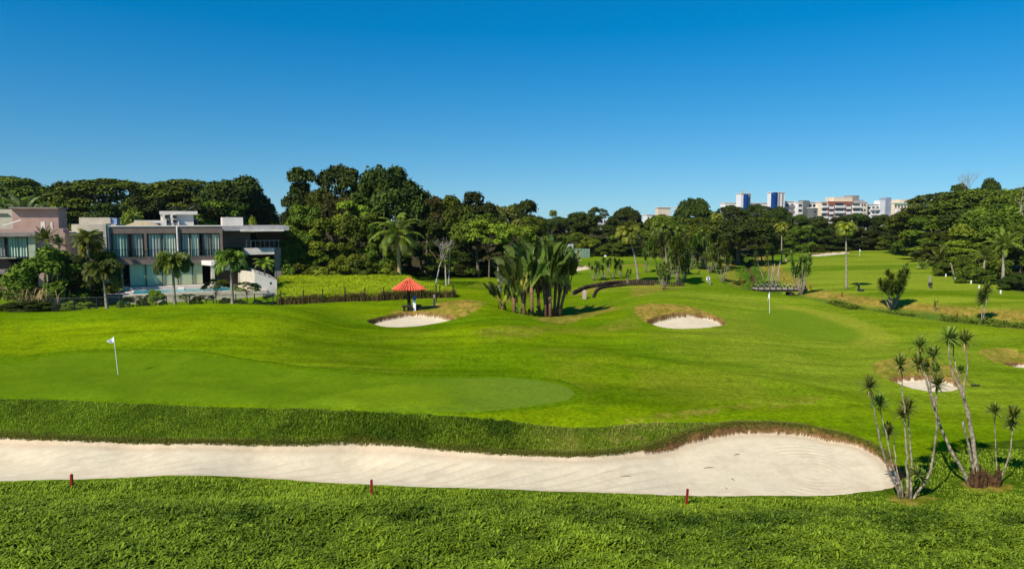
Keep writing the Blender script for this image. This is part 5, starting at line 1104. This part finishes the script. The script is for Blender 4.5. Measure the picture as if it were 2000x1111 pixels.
st = fh.thing('stair_wall', 'bright white sloping stair wall with a railing at the terrace end', 'wall'); d0 = -6.3
p_ = [fh.q(x, y, d0) for x, y in ((497, 596), (541, 594), (541, 547), (497, 532.5))]; part('wall', MB().prism(p_, d0, d0 + .4), M_OFFW, st)
q_ = [(p_[3][0], d0 + .4), (p_[3][0], d0 + 6)]; mb = MB(); mb.slab([(p_[3][0] - .02, d0 + .4), (p_[3][0] + .38, d0 + .4), (p_[3][0] - 1.5, d0 + 7), (p_[3][0] - 1.9, d0 + 7)], .8, p_[3][1]); part('side_wall', mb, M_CREAM, st)  # side wall cream beside the white front: its shade is put into the colour
p2 = [fh.q(x, y, d0 + .5) for x, y in ((498, 590), (541, 590), (541, 545), (498, 530.5))]; part('ramp', MB().prism(p2, d0 + .5, d0 + 8), M_DECK, st)
mb = MB(); ps = [fh.q(x, y, d0 + .2) for x, y in ((498, 533), (507, 536), (516, 539.5), (525, 542.5), (540, 547))]; top_ = [fh.q(x, y, d0 + .2) for x, y in ((498, 518.5), (507, 521), (516, 523.5), (525, 526), (540, 529.5))]
for a_, b2 in zip(ps, top_): mb.tube([(a_[0], d0 + .2, a_[1]), (a_[0], d0 + .2, b2[1])], .03, 6)
mb.tube([(a_[0], d0 + .2, a_[1]) for a_ in top_], .035, 6); part('railing', mb, M_DK, st)
part('vent', fh.box(525.5, 529, 551, 555, d0 - .02, d0 - .002), M_DK, st)
ac = fh.thing('air_conditioner', 'grey boxy outdoor air conditioner at the foot of the white stair wall', 'air conditioner'); part('case', fh.box(511, 537, 573, 592.5, d0 - 1.1, d0 - .3), M_STEEL, ac); part('grille', fh.box(517, 533, 576, 590, d0 - 1.13, d0 - 1.105), M_DK, ac)
# ---- pink house
fp = Frame(0, 84, R(20)); Pk = fp.thing('house', 'pinkish flat-roofed house with a blind upper box at the picture edge', 'house'); z2 = lambda p, y, d=0: fp.z(p, y, d)
zt, zl = z2(72, 406), z2(60, 452)
part('upper_box', MB().box(fp.a(29), fp.a(118), 0, 4.2, zl - 1, zt - .12), M_PINKR, Pk); part('roof', MB().box(fp.a(25.5), fp.a(121), -.55, 4.6, zt - .12, zt + .06), M_TAUPE, Pk)
part('lower_roof', MB().box(fp.a(-60, -4), fp.a(71, -4), -4, 0, z2(40, 462, -4), z2(40, 454.5, -4)), M_TAUPE, Pk); part('parapet', MB().box(fp.a(-60, -3), fp.a(126, -3), -3, -.05, z2(40, 455, -3), z2(40, 447, -3)), M_PINKR, Pk)
zw0, zw1 = z2(30, 503, -3.4), z2(30, 462, -3.4)
part('side_wall', MB().box(fp.a(72, -3), fp.a(129, -3), -3, 3, .8, z2(40, 455, -3)), M_PINKR, Pk)
window(fp, -45, 12, 462.5, 503, -3.5, Pk, [(-43, 11, 0)], [-20]); window(fp, 13.5, 56, 462.5, 503, -3.5, Pk, [(15, 54, 1)], [])
part('column', fp.box(56.5, 70, 462.5, 506, -3.5, -2.6), noisy('pale green tinted render', (.34, .38, .27), (.42, .46, .34), 1, .8), Pk); part('floor_slab', MB().box(fp.a(-60, -4), fp.a(52, -4), -4.2, 2, z2(20, 535, -4), z2(20, 529, -4)), M_TAUPE, Pk)
part('balustrade', fp.box(-45, 22, 500, 513, -4.2, -4.17), M_GLASS, Pk); part('lower_wall', MB().box(fp.a(-60), fp.a(120), -.5, 0, .5, z2(30, 505, -.5)), M_VOID, Pk)
for p, w_, t_ in ((87, 4, 433), (104, 2, 434)): part('chimney', fp.box(p - w_, p + w_, t_, 450, -1.2, -.6), M_OFFW, Pk)
part('pergola', MB().tube([(fp.a(10, -2), -2, z2(10, 441, -2)), (fp.a(46, -2), -2, z2(46, 430, -2))], .07, 6), M_OFFW, Pk)
part('ramp', MB().prism([fp.q(x, y, -6) for x, y in ((-30, 600), (38, 596), (38, 590), (4, 550), (-30, 520))], -6, -5.2), noisy('ochre stair flank', (.26, .17, .09), (.34, .24, .13), 2, .85), Pk)
fc = Frame(-40, 97, R(20)); Cr = fc.thing('house', 'cream upper storey glimpsed behind the date palm at the picture edge', 'house'); part('wall', MB().box(fc.a(-60), fc.a(31), 0, 5, 3, fc.z(10, 409)), M_CREAM, Cr); part('parapet', MB().box(fc.a(-60), fc.a(20), -.25, -.02, fc.z(10, 418), fc.z(10, 416.6)), M_TAUPE, Cr); part('window', fc.box(-20, -6, 422, 436, -.03, -.005), M_FRAME, Cr)
fb = Frame(150, 96, R(20)); Bb = fb.thing('house', 'beige roof box with a blue end behind the palms between the houses', 'house'); part('box', MB().box(fb.a(158), fb.a(219), 0, 3, fb.z(190, 442), fb.z(190, 425)), M_CREAM, Bb); part('blue_panel', MB().box(fb.a(219.3), fb.a(231), .2, 2.8, fb.z(225, 441), fb.z(225, 426)), noisy('light blue tank wall', (.22, .30, .48), (.3, .38, .56), 2, .6), Bb); part('lower_wall', MB().box(fb.a(146), fb.a(232), -1, 6, fb.z(190, 452, -1), fb.z(190, 438, -1)), M_CREAM, Bb); part('painted_shade_wall', MB().box(fb.a(146), fb.a(232), -.6, 5.6, 1, fb.z(190, 452, -1)), M_HDARK, Bb); part('lower_roof', MB().box(fb.a(128, -3), fb.a(160, -3), -3, -1.02, fb.z(140, 455, -3), fb.z(140, 452, -3)), M_OFFW, Bb)  # bottom wall in dark render paints in the shade of the recess
# white slanted garden wall with a glass screen
gw = fh.thing('garden_wall', 'sunlit slanted white garden wall standing beside the dark shrubs', 'wall'); dg = -7.2
part('wall', MB().prism([fh.q(x, y, dg) for x, y in ((91, 612), (137, 612), (139, 545.5), (100, 556.5), (91, 558))], dg, dg + .4), M_OFFW, gw); part('glass_screen', fh.box(88, 137, 533, 557, dg + .5, dg + .53), M_GLASS, gw); part('vent', fh.box(93, 98.5, 562, 567.5, dg - .02, dg - .002), M_DK, gw)
part('end_wall', MB().box(fh.a(82, dg), fh.a(90.5, dg), dg, dg + .5, .7, fh.z(86, 560, dg)), M_CREAM, gw)
# garden fence
fe = thing('garden_fence', 'low dark wire garden fence on posts along the houses, behind the turf crest', 'fence', (wx(300, 69), 69, 1.0)); line = [np.array((wx(p, Y), Y)) for p, Y in ((97, 65.5), (145, 66), (230, 67.5), (330, 69.2), (440, 71.2), (535, 72.6))]; C_ = curve(line, False, 12); mb = MB(); rl = MB(); acc = 2
pv = None
for i in range(len(C_)):
    x, y = C_[i]; z = gz(x, y)
    if i: acc += np.linalg.norm(C_[i] - C_[i-1])
    if acc > 1.75: acc = 0; MB().tube([(x, y, z - .3), (x, y, z + 1.25)], .055, 6).build('post', M_DK, fe)
    if pv is not None:
        rl.tube([(pv[0], pv[1], pv[2] + 1.2), (x, y, z + 1.2)], .025, 4)
        for q in range(1, 9): rl.tube([(pv[0], pv[1], pv[2] + q * .14), (x, y, z + q * .14)], .006, 3, cap=False)
    pv = (x, y, z)
rl.build('rail', M_MESHG, fe)
# ---- garden plants
HG_ = 'garden foxtail palms before the houses'
palm('foxtail', 204, 607, 68.5, 199, 530, 37, 'palm', 'bushy garden palm between the white slanted wall and the pool', HG_, r0=.13)
palm('foxtail', 338, 597, 69.5, 336, 514, 37, 'palm', 'bushy garden palm in front of the middle upstairs windows', HG_, r0=.13)
palm('foxtail', 451, 594, 71.5, 450, 508, 34, 'palm', 'bushy garden palm in front of the house doorway', HG_, r0=.15)
for x in (330, 344): pass
for r in [('bush',85,71,484,125,'mid',"big sunlit garden tree with round leaves before the pink house"),('bush',150,73,500,70,'dark',"dark garden bush behind the white slanted wall"),('bush',300,70.6,566,30,'light',"round green bush at the pool's near edge"),
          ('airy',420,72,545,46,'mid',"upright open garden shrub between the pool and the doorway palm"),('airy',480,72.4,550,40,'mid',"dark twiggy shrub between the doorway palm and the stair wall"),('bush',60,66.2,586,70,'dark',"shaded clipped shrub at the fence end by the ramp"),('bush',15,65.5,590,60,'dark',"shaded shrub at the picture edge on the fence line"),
          ('bush',130,67.2,588,30,'light',"sunlit leafy shrub behind the fence before the white wall"),('bush',160,67.6,590,34,'light',"leafy shrub behind the fence next to the pale green post"),('bush',240,69.2,580,26,'mid',"small shrub behind the fence under the small orange palm"),('bush',500,73.2,585,18,'mid',"tiny shrub at the foot of the white stair wall"),('bush',380,71.2,580,24,'mid',"small shrub behind the fence at the pool's far half"),
          ('airy',262,69.4,578,26,'mid',"little shrub at the fence between the orange palm and the round bush"),('airy',360,70.6,574,30,'light',"little shrub at the fence just past the middle garden palm"),('airy',400,71.2,576,26,'mid',"little shrub at the fence before the pool's far end"),('airy',520,73,578,20,'mid',"little shrub beside the grey outdoor air conditioner"),
          ('bush',275,69.8,582,24,'mid',"low leafy shrub before the pool, next to the round green bush"),('bush',440,72,582,26,'mid',"low leafy shrub below the house canopy"),('bush',465,72.3,584,22,'light',"bright low shrub between the doorway palm and the stair wall"),
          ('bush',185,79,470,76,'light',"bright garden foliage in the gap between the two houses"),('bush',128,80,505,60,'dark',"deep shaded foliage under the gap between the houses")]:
    tree(*r[:6], r[6], 'garden shrubs by the houses', name='garden_shrub', cat='shrub')
palm('spiky', 232, 602, 68.8, 228, 556, 18, 'gold', 'little palm with orange brown leaves beside the pool patio', r0=.07)
palm('spiky', 92, 540, 74, 90, 468, 26, 'palm', 'bright spiky palm head over the big round-leaved garden tree', r0=.12); palm('spiky', 118, 540, 75, 116, 476, 18, 'palm', 'smaller spiky palm head beside the bright one, before the pink house', r0=.1); palm('feather', 172, 540, 77, 172, 466, 34, 'palm', 'broad feathery palm between the two houses', r0=.13); palm('feather', 262, 470, 100, 262, 424, 20, 'palm', 'feathery palm poking up behind the grey house roof', r0=.13)
palm('feather', 518, 540, 84, 516, 515, 22, 'palm', 'low feathery palm on the terrace above the white stair wall', r0=.1)
mb = MB(); g = random.Random(8); o = (wx(62, 67), 67, gz(wx(62, 67), 67))
for i in range(160):
    x, y = o[0] + g.gauss(0, 1.2), o[1] + g.gauss(0, .4); z = gz(x, y) + .1; a = g.uniform(0, 6.28); l = g.uniform(1.0, 2.2); d = Vector((math.cos(a) * .35, math.sin(a) * .35, 1)); s = Vector((-math.sin(a), math.cos(a), 0)); P = Vector((x, y, z))
    mb.strap([P, P + d * l * .5, P + d * l * .85 + Vector((math.cos(a), math.sin(a), 0)) * .15, P + d * l + Vector((math.cos(a) * .4, math.sin(a) * .4, -.15))], [.012, .012, .03, .008], s, g.random())
mb.build('ornamental_grass', M_STRAW, None, loc=o, label='dry tufted ornamental grass with plumes by the white slanted wall', category='ornamental grass')
# ------------------------------------------------------------------ apartment blocks far behind the trees
M_AW = noisy('white painted facade', (.60, .58, .55), (.70, .68, .65), .2, .8); M_AC = noisy('cream facade', (.58, .47, .34), (.66, .56, .42), .2, .8); M_AB = noisy('brick red bands', (.30, .10, .06), (.38, .14, .09), .3, .85); M_AG = noisy('dark grey facade', (.10, .11, .10), (.14, .15, .14), .3, .8); M_ABL = noisy('blue glazed tiles', (.003, .030, .13), (.005, .045, .19), .5, .7, spec=.05); M_AGR = noisy('green facade', (.16, .30, .16), (.2, .36, .2), .3, .8); M_ASL = noisy('blue grey facade', (.20, .23, .29), (.27, .30, .36), .3, .8); M_WIN = mat('dark window', (.03, .035, .04), .2, .5)
YA = 420
def block(label, px0, px1, top, m, rows=(), cols=0, Y=YA, wm=M_WIN, dep=5, th=R(14), floors=4, name='apartment_block', wfrac=.5):
    f = Frame(px0, Y, th); t = f.thing(name, label, 'apartment block', 'apartment blocks beyond the woods'); a1 = f.a(px1); zt = f.z((px0+px1)/2, top); z0 = 2
    part('wall', MB().box(0, a1, 0, dep, z0, zt), m, t); part('roof', MB().box(-.3, a1 + .3, -.3, dep + .3, zt, zt + .35), M_OFFW, t)
    for r_ in range(floors):
        z = zt - 1.9 - r_ * 3.0
        for c in range(cols):
            ac_ = a1 * (c + .5) / cols; w_ = a1 / cols * wfrac * .5; part('window', MB().box(ac_ - w_, ac_ + w_, -.06, -.005, z - .75, z + .75), wm, t)
    return f, t, a1, zt
block('lone beige tower block sticking out above the middle wood', 1284, 1308, 406, M_AC, cols=0, Y=330, dep=3)
f, t, a1, zt = block('thin white block half hidden by the bushy dark giant', 1324, 1336, 405, M_AW, cols=3, Y=360)
block('small white block low in the gap beside the round dark treetop', 1172, 1183, 425, M_AW, cols=2, Y=360); block('small pinkish roofline left of the lone beige tower block', 1236, 1252, 421, M_AC, cols=3, Y=380); block('small pale roof between the beige block and its neighbour roofline', 1262, 1282, 420, M_AW, cols=3, Y=390); block('tiny white roof beside the thin skyline palm', 1106, 1114, 430, M_AW, cols=1, Y=380)
block('long low white block running behind both blue-fronted towers', 1413, 1505, 397, M_AW, cols=14, wfrac=.3)
f, t, a1, zt = block('white tower with a curved blue front and a dish on its roof', 1444, 1463, 378.5, M_AW, cols=0, Y=414, name='tower')
c = f.a(1453); part('blue_front', MB().tube([(c, -.2, 2), (c, -.2, zt - .5)], 1.45, 16), M_ABL, t); part('dish', MB().tube([(c, 3, zt + .3), (c, 3, zt + .9), (c, 3, zt + 1.6)], [.4, .5, 1.6], 12), M_OFFW, t); part('side_strip', MB().box(a1 - 1.1, a1 - .2, -.08, -.005, 2, zt - .5), M_AG, t)
f, t, a1, zt = block('white tower with a blue curved corner and upright dark slots', 1505, 1529, 376.5, M_AW, cols=0, Y=414, name='tower')
c = f.a(1509.5); part('blue_corner', MB().tube([(c, .6, 2), (c, .6, zt + .2)], 1.7, 16), M_ABL, t)
for p in (1518, 1525): q = f.a(p); part('slot', MB().box(q - .45, q + .45, -.08, -.005, 2, zt - .4), M_TAUPE, t)
f, t, a1, zt = block('white block with stacked corner balconies next to the blue-cornered tower', 1508, 1549, 394, M_AW, cols=4, floors=5, wfrac=.45)
for r_ in range(5):
    for p in (1536, 1544): q = f.a(p); part('balcony', MB().box(q - 1.0, q + 1.0, -1.0, -.08, zt - 3.0 - r_*3, zt - 1.9 - r_*3), M_TAUPE, t)
f, t, a1, zt = block('white block with a dark grey vertical slab in its middle', 1555, 1592, 395, M_AW, cols=4, floors=5, wfrac=.7); part('grey_slab', MB().box(f.a(1564), f.a(1575), -.9, 4, 2, zt + 1.0), M_AG, t)
f, t, a1, zt = block('low dark olive block before the white cylinder', 1585, 1600, 407, M_AG, cols=2, floors=3, Y=412)
f, t, a1, zt = block('white cylindrical tower beside the brick-banded block', 1592, 1603, 398, M_AW, cols=0, Y=424, name='tower'); part('drum', MB().tube([(a1/2, 1, 5), (a1/2, 1, zt + 1.3)], a1 * .48, 16), M_AW, t)
f, t, a1, zt = block('largest cream block with brick red bands and a stepped penthouse', 1600, 1690, 395, M_AC, cols=0, floors=0, Y=410)
for p0, p1 in ((1613, 1625), (1646, 1658)):
    part('brick_band', MB().box(f.a(p0), f.a(p1), -.5, 1, 2, zt + .1), M_AB, t)
    for r_ in range(5): part('window', MB().box(f.a(p0 + 2.5), f.a(p1 - 2.5), -.56, -.505, zt - 2.5 - r_*3, zt - 1.4 - r_*3), M_WIN, t)
for r_ in range(5):
    for p0, p1 in ((1613, 1625), (1646, 1658)): part('balcony', MB().box(f.a(p0 + 1.8), f.a(p1 - 1.8), -.9, -.57, zt - 3.9 - r_*3, zt - 2.4 - r_*3), M_AW, t)
part('brick_cornice', MB().box(f.a(1612), f.a(1660), -.7, -.51, zt - .4, zt + .5), M_AB, t)
for r_ in range(5):
    for p0, p1, w_ in ((1601, 1611.5, M_AW), (1626.5, 1644.5, M_AW), (1661, 1676, M_AW)):
        part('balcony', MB().box(f.a(p0), f.a(p1), -1.3, -.02, zt - 3.2 - r_*3, zt - 2.0 - r_*3), w_, t); part('window', MB().box(f.a(p0 + 1), f.a(p1 - 1), -.07, -.01, zt - 1.95 - r_*3, zt - .7 - r_*3), M_WIN, t)
    for p in (1680, 1685): part('window', MB().box(f.a(p) - .5, f.a(p) + .5, -.07, -.01, zt - 2.1 - r_*3, zt - .9 - r_*3), M_WIN, t)
zp = f.z(1645, 385); part('penthouse', MB().box(f.a(1628), f.a(1664), 1.5, 9, zt + .3, zp), M_AC, t); part('penthouse', MB().box(f.a(1664), f.a(1678), 2, 9, zt + .3, f.z(1670, 381.5)), M_TAUPE, t); part('penthouse', MB().box(f.a(1678.2), f.a(1688.5), 2, 8, zt + .3, f.z(1683, 390.5)), M_ASL, t)
part('antenna', MB().tube([(f.a(1640), 5, zp), (f.a(1640), 5, zp + 2.2)], .08, 4), M_STEEL, t)
f, t, a1, zt = block('white terraced block with slanting balconies and a slim blue-grey tower', 1690, 1744, 400, M_AW, cols=7, floors=5, wfrac=.6); part('tower', MB().box(f.a(1722), f.a(1732), -1.5, 4, 2, f.z(1727, 386)), M_ASL, t); part('tower_side', MB().box(f.a(1712), f.a(1721.8), -.8, 4, 2, f.z(1717, 392)), M_AW, t)
for r_ in range(4): part('balcony', MB().box(f.a(1695 + r_*2), f.a(1710), -1.6, -.08, zt - 3.1 - r_*3, zt - 2.1 - r_*3), M_OFFW, t)
f, t, a1, zt = block('cream and green block beside the wooded slope', 1742, 1778, 397, M_AC, cols=6, floors=3, wfrac=.4); part('green_wing', MB().box(f.a(1778.5), f.a(1790), -.4, 8, 2, zt + 1.2), M_AGR, t); part('green_band', MB().box(0, f.a(1778), -.3, -.07, zt - .9, zt + .1), M_AGR, t); part('penthouse', MB().box(f.a(1755), f.a(1778), 1, 8, zt + .36, zt + 2.2), M_AC, t); part('white_base', MB().box(f.a(1742), f.a(1782), -2.5, -.4, 2, f.z(1760, 409.5)), M_AW, t)
block('pale villa half buried in the slope trees', 1790, 1800, 401, M_AW, cols=1, floors=2, Y=380); block('white roof patch glimpsed through the layered slope canopy', 1826, 1841, 405, M_AW, cols=0, Y=171, th=R(5), name='villa')
# ------------------------------------------------------------------ distant hill
xs = np.linspace(-1500, -450, 70); ysd = np.linspace(2200, 2900, 14); XX, YY2 = np.meshgrid(xs, ysd); hh = 30 * np.exp(-((XX + 770) / 170) ** 2) * np.exp(-((YY2 - 2550) / 260) ** 2) * (1 + .25 * (fbm(XX * .01, YY2 * .01, 3) - .5)) + 6 * fbm(XX * .05, YY2 * .05, 7) - 2
V2 = np.stack([XX, YY2, hh + 2], -1).reshape(-1, 3); n_ = len(xs); jj, ii = np.meshgrid(np.arange(len(ysd) - 1), np.arange(n_ - 1), indexing='ij'); a = (jj * n_ + ii).ravel(); me = npmesh('hill', V2, [np.stack([a, a+1, a+n_+1, a+n_], -1)], smooth=True); me.materials.append(noisy('distant wooded hill', (.012, .035, .018), (.03, .07, .03), .03, .9)); o = bpy.data.objects.new('hill', me); COL.objects.link(o); tag(o, 'low wooded hill far behind the houses', kind='structure')
# ------------------------------------------------------------------ grass that stands up: foreground rough, bank, tall field, brook weeds
M_BLADE = leafmat('foreground grass', (.028, .058, .002), (.22, .315, .015), .6, .12, .12, hue=0)
M_BLADEY = leafmat('dry bank grass', (.06, .075, .006), (.25, .23, .05), .7, .05, .1, hue=0)
M_FIELD = leafmat('tall bright field grass', (.14, .20, .002), (.40, .48, .012), .6, .1, .25, hue=0)
def blades(name, X, Y, h, w, tone, m, label, lean=.6, up=.25, sway=0.0, z=None):
    n = len(X); rng = np.random.RandomState(n % 1000); Z = (carve(X, Y) if z is None else z); P = np.stack([X, Y, Z - .02], -1)
    a = rng.uniform(0, 6.283, n); ln = (rng.uniform(.25, 1.0, n) * lean)[:, None]; o = np.stack([np.cos(a), np.sin(a), np.zeros(n)], -1); s = np.stack([-np.sin(a + rng.uniform(-.8, .8, n)), np.cos(a), np.zeros(n)], -1) * w[:, None]; H_ = h[:, None]; k = np.array([0, 0, 1.0])
    c1 = P + k * H_ * .5 + o * H_ * ln * .25; c2 = P + k * H_ * (.86 - .1 * ln) + o * H_ * ln * .62; c3 = P + k * H_ * (.98 - .38 * ln) + o * H_ * ln * 1.1
    V = np.stack([P - s * .7, P + s * .7, c1 - s, c1 + s, c2 - s * .75, c2 + s * .75, c3], 1).reshape(-1, 3); b = np.arange(n) * 7
    me = npmesh(name, V, [np.concatenate([np.stack([b, b+1, b+3, b+2], -1), np.stack([b+2, b+3, b+5, b+4], -1)]), np.stack([b+4, b+5, b+6], -1)], np.repeat(np.clip(tone, 0, 1), 7)); me.materials.append(m)
    o_ = bpy.data.objects.new(name, me); COL.objects.link(o_); return tag(o_, label, kind='stuff')
rng = np.random.RandomState(5)
def scatter(n, u0, u1, y0, y1):
    Y = np.sqrt(rng.uniform(y0**2, y1**2, n)); return rng.uniform(u0, u1, n) * Y, Y
X, Y = scatter(380000, -.92, .92, 15.5, 28.5)
d = sdf(X, Y, ROUGH_N); sb = sdf(X, Y, BP[0][1], far=5.0); k = (d > .03) & (sb < -.02) & (rng.rand(len(X)) < .35 + .65 * smooth((24.5 - Y) / 3)); X, Y, d = X[k], Y[k], d[k]
cl = fbm(X * .9, Y * .9, 41); c2 = fbm(X * 3.5, Y * 3.5, 43, 3); far_ = smooth((Y - 21.0 - 1.5 * (fbm(X*.3, Y*.3, 44) - .5)) / 2.6)
h = (.13 + .40 * c2 ** 1.3 + .22 * (cl - .4)) * (1 - .5 * far_) * smooth(d / .8 + .35); w = rng.uniform(.014, .038, len(X)) * (1 - .50 * far_)
yb = np.minimum.reduce([np.hypot(X - p[0], Y - p[1]) for p in (yc(490, 1035, ground_depth(490, 1035)), yc(860, 960, ground_depth(860, 960)), yc(915, 965, ground_depth(915, 965)), yc(975, 950, ground_depth(972, 950)))]); h = h * (.25 + .75 * smooth((yb - .35) / 1.3)) * (1 - .3 * smooth((X - 9) / 4)); gap = fbm(X * 2.4, Y * 2.4, 47, 3) - .5 * (yb < .42); k = (gap > .42 - .14 * far_) | ((rng.rand(len(X)) < .22) & (yb > .42)); X, Y, h, w, cl, c2, far_ = X[k], Y[k], h[k], w[k], cl[k], c2[k], far_[k]
tone = .16 + .62 * rng.rand(len(X)) ** 1.2 + .85 * (cl - .5) + .34 * far_ + .5 * (fbm(X*.22, Y*.3, 49) - .5) - .17 * smooth((Y - 20.0) / 1.2) * (1 - far_)
blades('rough_grass', X, Y, h, w, tone, M_BLADE, 'thick long leafed grass covering the foreground slope', lean=1.25)
X, Y = scatter(360000, -.88, .88, 28.5, 39.5)
d = sdf(X, Y, ROUGH_B); sb = sdf(X, Y, BP[0][1], far=5.0); k = (d > -.03) & (sb < -.02); X, Y, d = X[k], Y[k], d[k]
cl = fbm(X * .8, Y * .8, 51); c2 = fbm(X * 3, Y * 3, 53, 3); big = smooth((X + 10.5) / .6) * smooth((2.0 - X) / 2.5); dryb = smooth((X - .0) / 3) * (.4 + .6 * (cl > .5))
h = (.07 + .10 * c2 + .17 * big * c2) * smooth(d / .3 + .45); w = rng.uniform(.006, .013, len(X)) * (1 + .3 * big)
tone = .34 + .5 * rng.rand(len(X)) ** 1.3 + 1.0 * (cl - .5) + .5 * (fbm(X*.25, Y*.6, 57) - .5) - .26 * big
kd = (rng.rand(len(X)) < dryb * .8)
blades('bank_grass', X[~kd], Y[~kd], h[~kd], w[~kd], tone[~kd], M_BLADE, 'dense unmown grass on the bank between the green and the long bunker', lean=.9)
blades('dry_bank_grass', X[kd], Y[kd], h[kd] * .9, w[kd], tone[kd] + .1, M_BLADEY, 'dry yellowish grass on the bank end above the bunker', lean=1.0)
# fringe hanging over the wide sand's lip
P = BP[0][1]; seg = P; L_ = np.linalg.norm(np.roll(seg, -1, 0) - seg, axis=1); ks = rng.choice(len(seg), 60000, p=L_ / L_.sum()); t = rng.rand(60000)[:, None]; Q = seg[ks] * (1 - t) + np.roll(seg, -1, 0)[ks] * t + rng.normal(size=(60000, 2)) * .10
sb = sdf(Q[:, 0], Q[:, 1], P, far=5.0); k = (np.abs(Q[:, 0]) < .8 * Q[:, 1]) & (sb < .10) & (Q[:, 1] > 27.5); Q = Q[k]; hh = .05 + .12 * fbm(Q[:, 0]*2, Q[:, 1]*2, 3)
blades('bunker_fringe', Q[:, 0], Q[:, 1], hh, rng.uniform(.006, .012, len(Q)), .05 + .5 * rng.rand(len(Q)), M_BLADEY, 'ragged grass fringe along the long bunker lip', lean=1.1, z=carve(Q[:, 0], Q[:, 1]) + .03)
# tall grass field between house and shelter
FIELD = np.array([(wx(543, 72.8), 72.8), (wx(640, 73.3), 73.3), (wx(740, 74.3), 74.3), (wx(800, 75.5), 75.5), (wx(884, 77.2), 77.2), (wx(884, 80), 80), (wx(810, 90), 90), (wx(790, 99), 99), (wx(545, 98), 98)])
X = rng.uniform(-33, -6, 150000); Y = rng.uniform(72, 100, 150000); d = sdf(X, Y, FIELD); k = d > -.1; X, Y, d = X[k], Y[k], d[k]
cl = fbm(X * .5, Y * .5, 61); h = (.75 + .5 * fbm(X*1.3, Y*1.3, 62)) * rng.uniform(.75, 1.15, len(X)) * smooth(d / .8 + .55)
blades('tall_grass', X, Y, h, rng.uniform(.018, .034, len(X)), .3 + .45 * rng.rand(len(X)) + .8 * (cl - .45), M_FIELD, 'tall bright green grass filling the fenced field', lean=1.0)
fr = FIELD[:6]; sg_ = fr[1:] - fr[:-1]; L_ = np.linalg.norm(sg_, axis=1); n = 9000; ks = rng.choice(len(sg_), n, p=L_ / L_.sum()); t = rng.rand(n)[:, None]; Q = fr[ks] + sg_[ks] * t + rng.normal(size=(n, 2)) * .12 - np.array([0, .12])
blades('dry_stems', Q[:, 0], Q[:, 1], rng.uniform(.3, 1.25, n) * (.35 + 1.0 * fbm(Q[:, 0]*.9, Q[:, 1]*.9, 3)), rng.uniform(.012, .022, n), rng.rand(n) * .8, leafmat('brown dead stems', (.07, .045, .014), (.30, .21, .075), .8, .1, 0, hue=0), 'brown dead stems along the front of the grass field', lean=.5)
ff = thing('field_fence', 'thin wire fence on dark posts along the front of the grass field', 'fence', (wx(700, 73.6), 73.6, 1.1)); mb = MB(); pv = None
for px, Y_ in ((546,72.4),(590,72.6),(628,72.8),(672,73.2),(711,73.7),(748,74.1),(785,74.9),(820,75.5),(858,76.3),(884,76.8)):
    x = wx(px, Y_); z = gz(x, Y_); MB().tube([(x, Y_, z - .2), (x + .02, Y_, z + 1.45)], .06, 6).build('post', M_BLACKW, ff)
    if pv:
        for q in (.4, .8, 1.2): mb.tube([(pv[0], pv[1], pv[2] + q), (x, Y_, z + q)], .004, 3, cap=False)
    pv = (x, Y_, z)
mb.build('wire', M_BLACKW, ff)
x = wx(851, 73); z = gz(x, 73); MB().tube([(x, 73, z - .2), (x, 73, z + 1.9)], .06, 6).build('fence_post', M_DK, None, loc=(x, 73, z), label='lone tall dark post standing free in front of the field corner', category='post')
# weeds in the brook
C_ = np.array([(wx(p, Y_), Y_) for p, Y_ in ((1575, 87.5), (1600, 85), (1700, 78.7), (1800, 74.3), (1900, 71), (2000, 68), (2150, 64.5))]); sg_ = C_[1:] - C_[:-1]; L_ = np.linalg.norm(sg_, axis=1); n = 26000; ks = rng.choice(len(sg_), n, p=L_ / L_.sum()); t = rng.rand(n)[:, None]; Q = C_[ks] + sg_[ks] * t + rng.normal(size=(n, 2)) * np.array([.6, .75])
k = fbm(Q[:, 0]*.5, Q[:, 1]*.5, 71) > .40; Q = Q[k]; n = len(Q)
V_, F_, t_ = leaf_cards(np.stack([Q[:, 0], Q[:, 1], carve(Q[:, 0], Q[:, 1]) + rng.rand(n) * .85 * fbm(Q[:, 0], Q[:, 1], 73)], -1), unit(rng.normal(size=(n, 3)) * .6 + np.array([0, -.3, 1])), .13, .45)
o = bpy.data.objects.new('brook_weeds', npmesh('brook_weeds', V_, [F_], t_)); o.data.materials.append(LEAF['mid']); COL.objects.link(o); tag(o, 'low green weeds growing in the brook bed along the brown bank', kind='stuff')
Q = BROOK[np.array([i for i in range(len(BROOK)) if BROOK[i][1] > 96])]; n = 9000; ks = rng.randint(0, len(Q), n); Q = Q[ks] + rng.normal(size=(n, 2)) * np.array([1.3, 1.2]); k = sdf(Q[:, 0], Q[:, 1], BROOK, False, 3.0) > .5; Q = Q[k]
blades('brook_grass', Q[:, 0], Q[:, 1], rng.uniform(.2, .5, len(Q)), rng.uniform(.02, .05, len(Q)), .2 + .5 * rng.rand(len(Q)), M_BLADE, 'rank green grass on the sides of the brook channel', lean=.9)
# ------------------------------------------------------------------ thin air haze
hz = MB().box(-4800, 4800, -60, 3480, -4.5, 46).mesh('haze'); hm = bpy.data.materials.new('haze'); hm.use_nodes = True; _h = hm.node_tree; _h.nodes.remove(_h.nodes['Principled BSDF'])
_v = _h.nodes.new('ShaderNodeVolumePrincipled'); _v.inputs['Color'].default_value = (.80, .88, .97, 1); _v.inputs['Density'].default_value = .00005; _v.inputs['Anisotropy'].default_value = .2
_h.links.new(_v.outputs[0], _h.nodes['Material Output'].inputs['Volume']); hz.materials.append(hm); ho = bpy.data.objects.new('haze', hz); COL.objects.link(ho); tag(ho, 'faint blue air haze over the distance', kind='stuff')
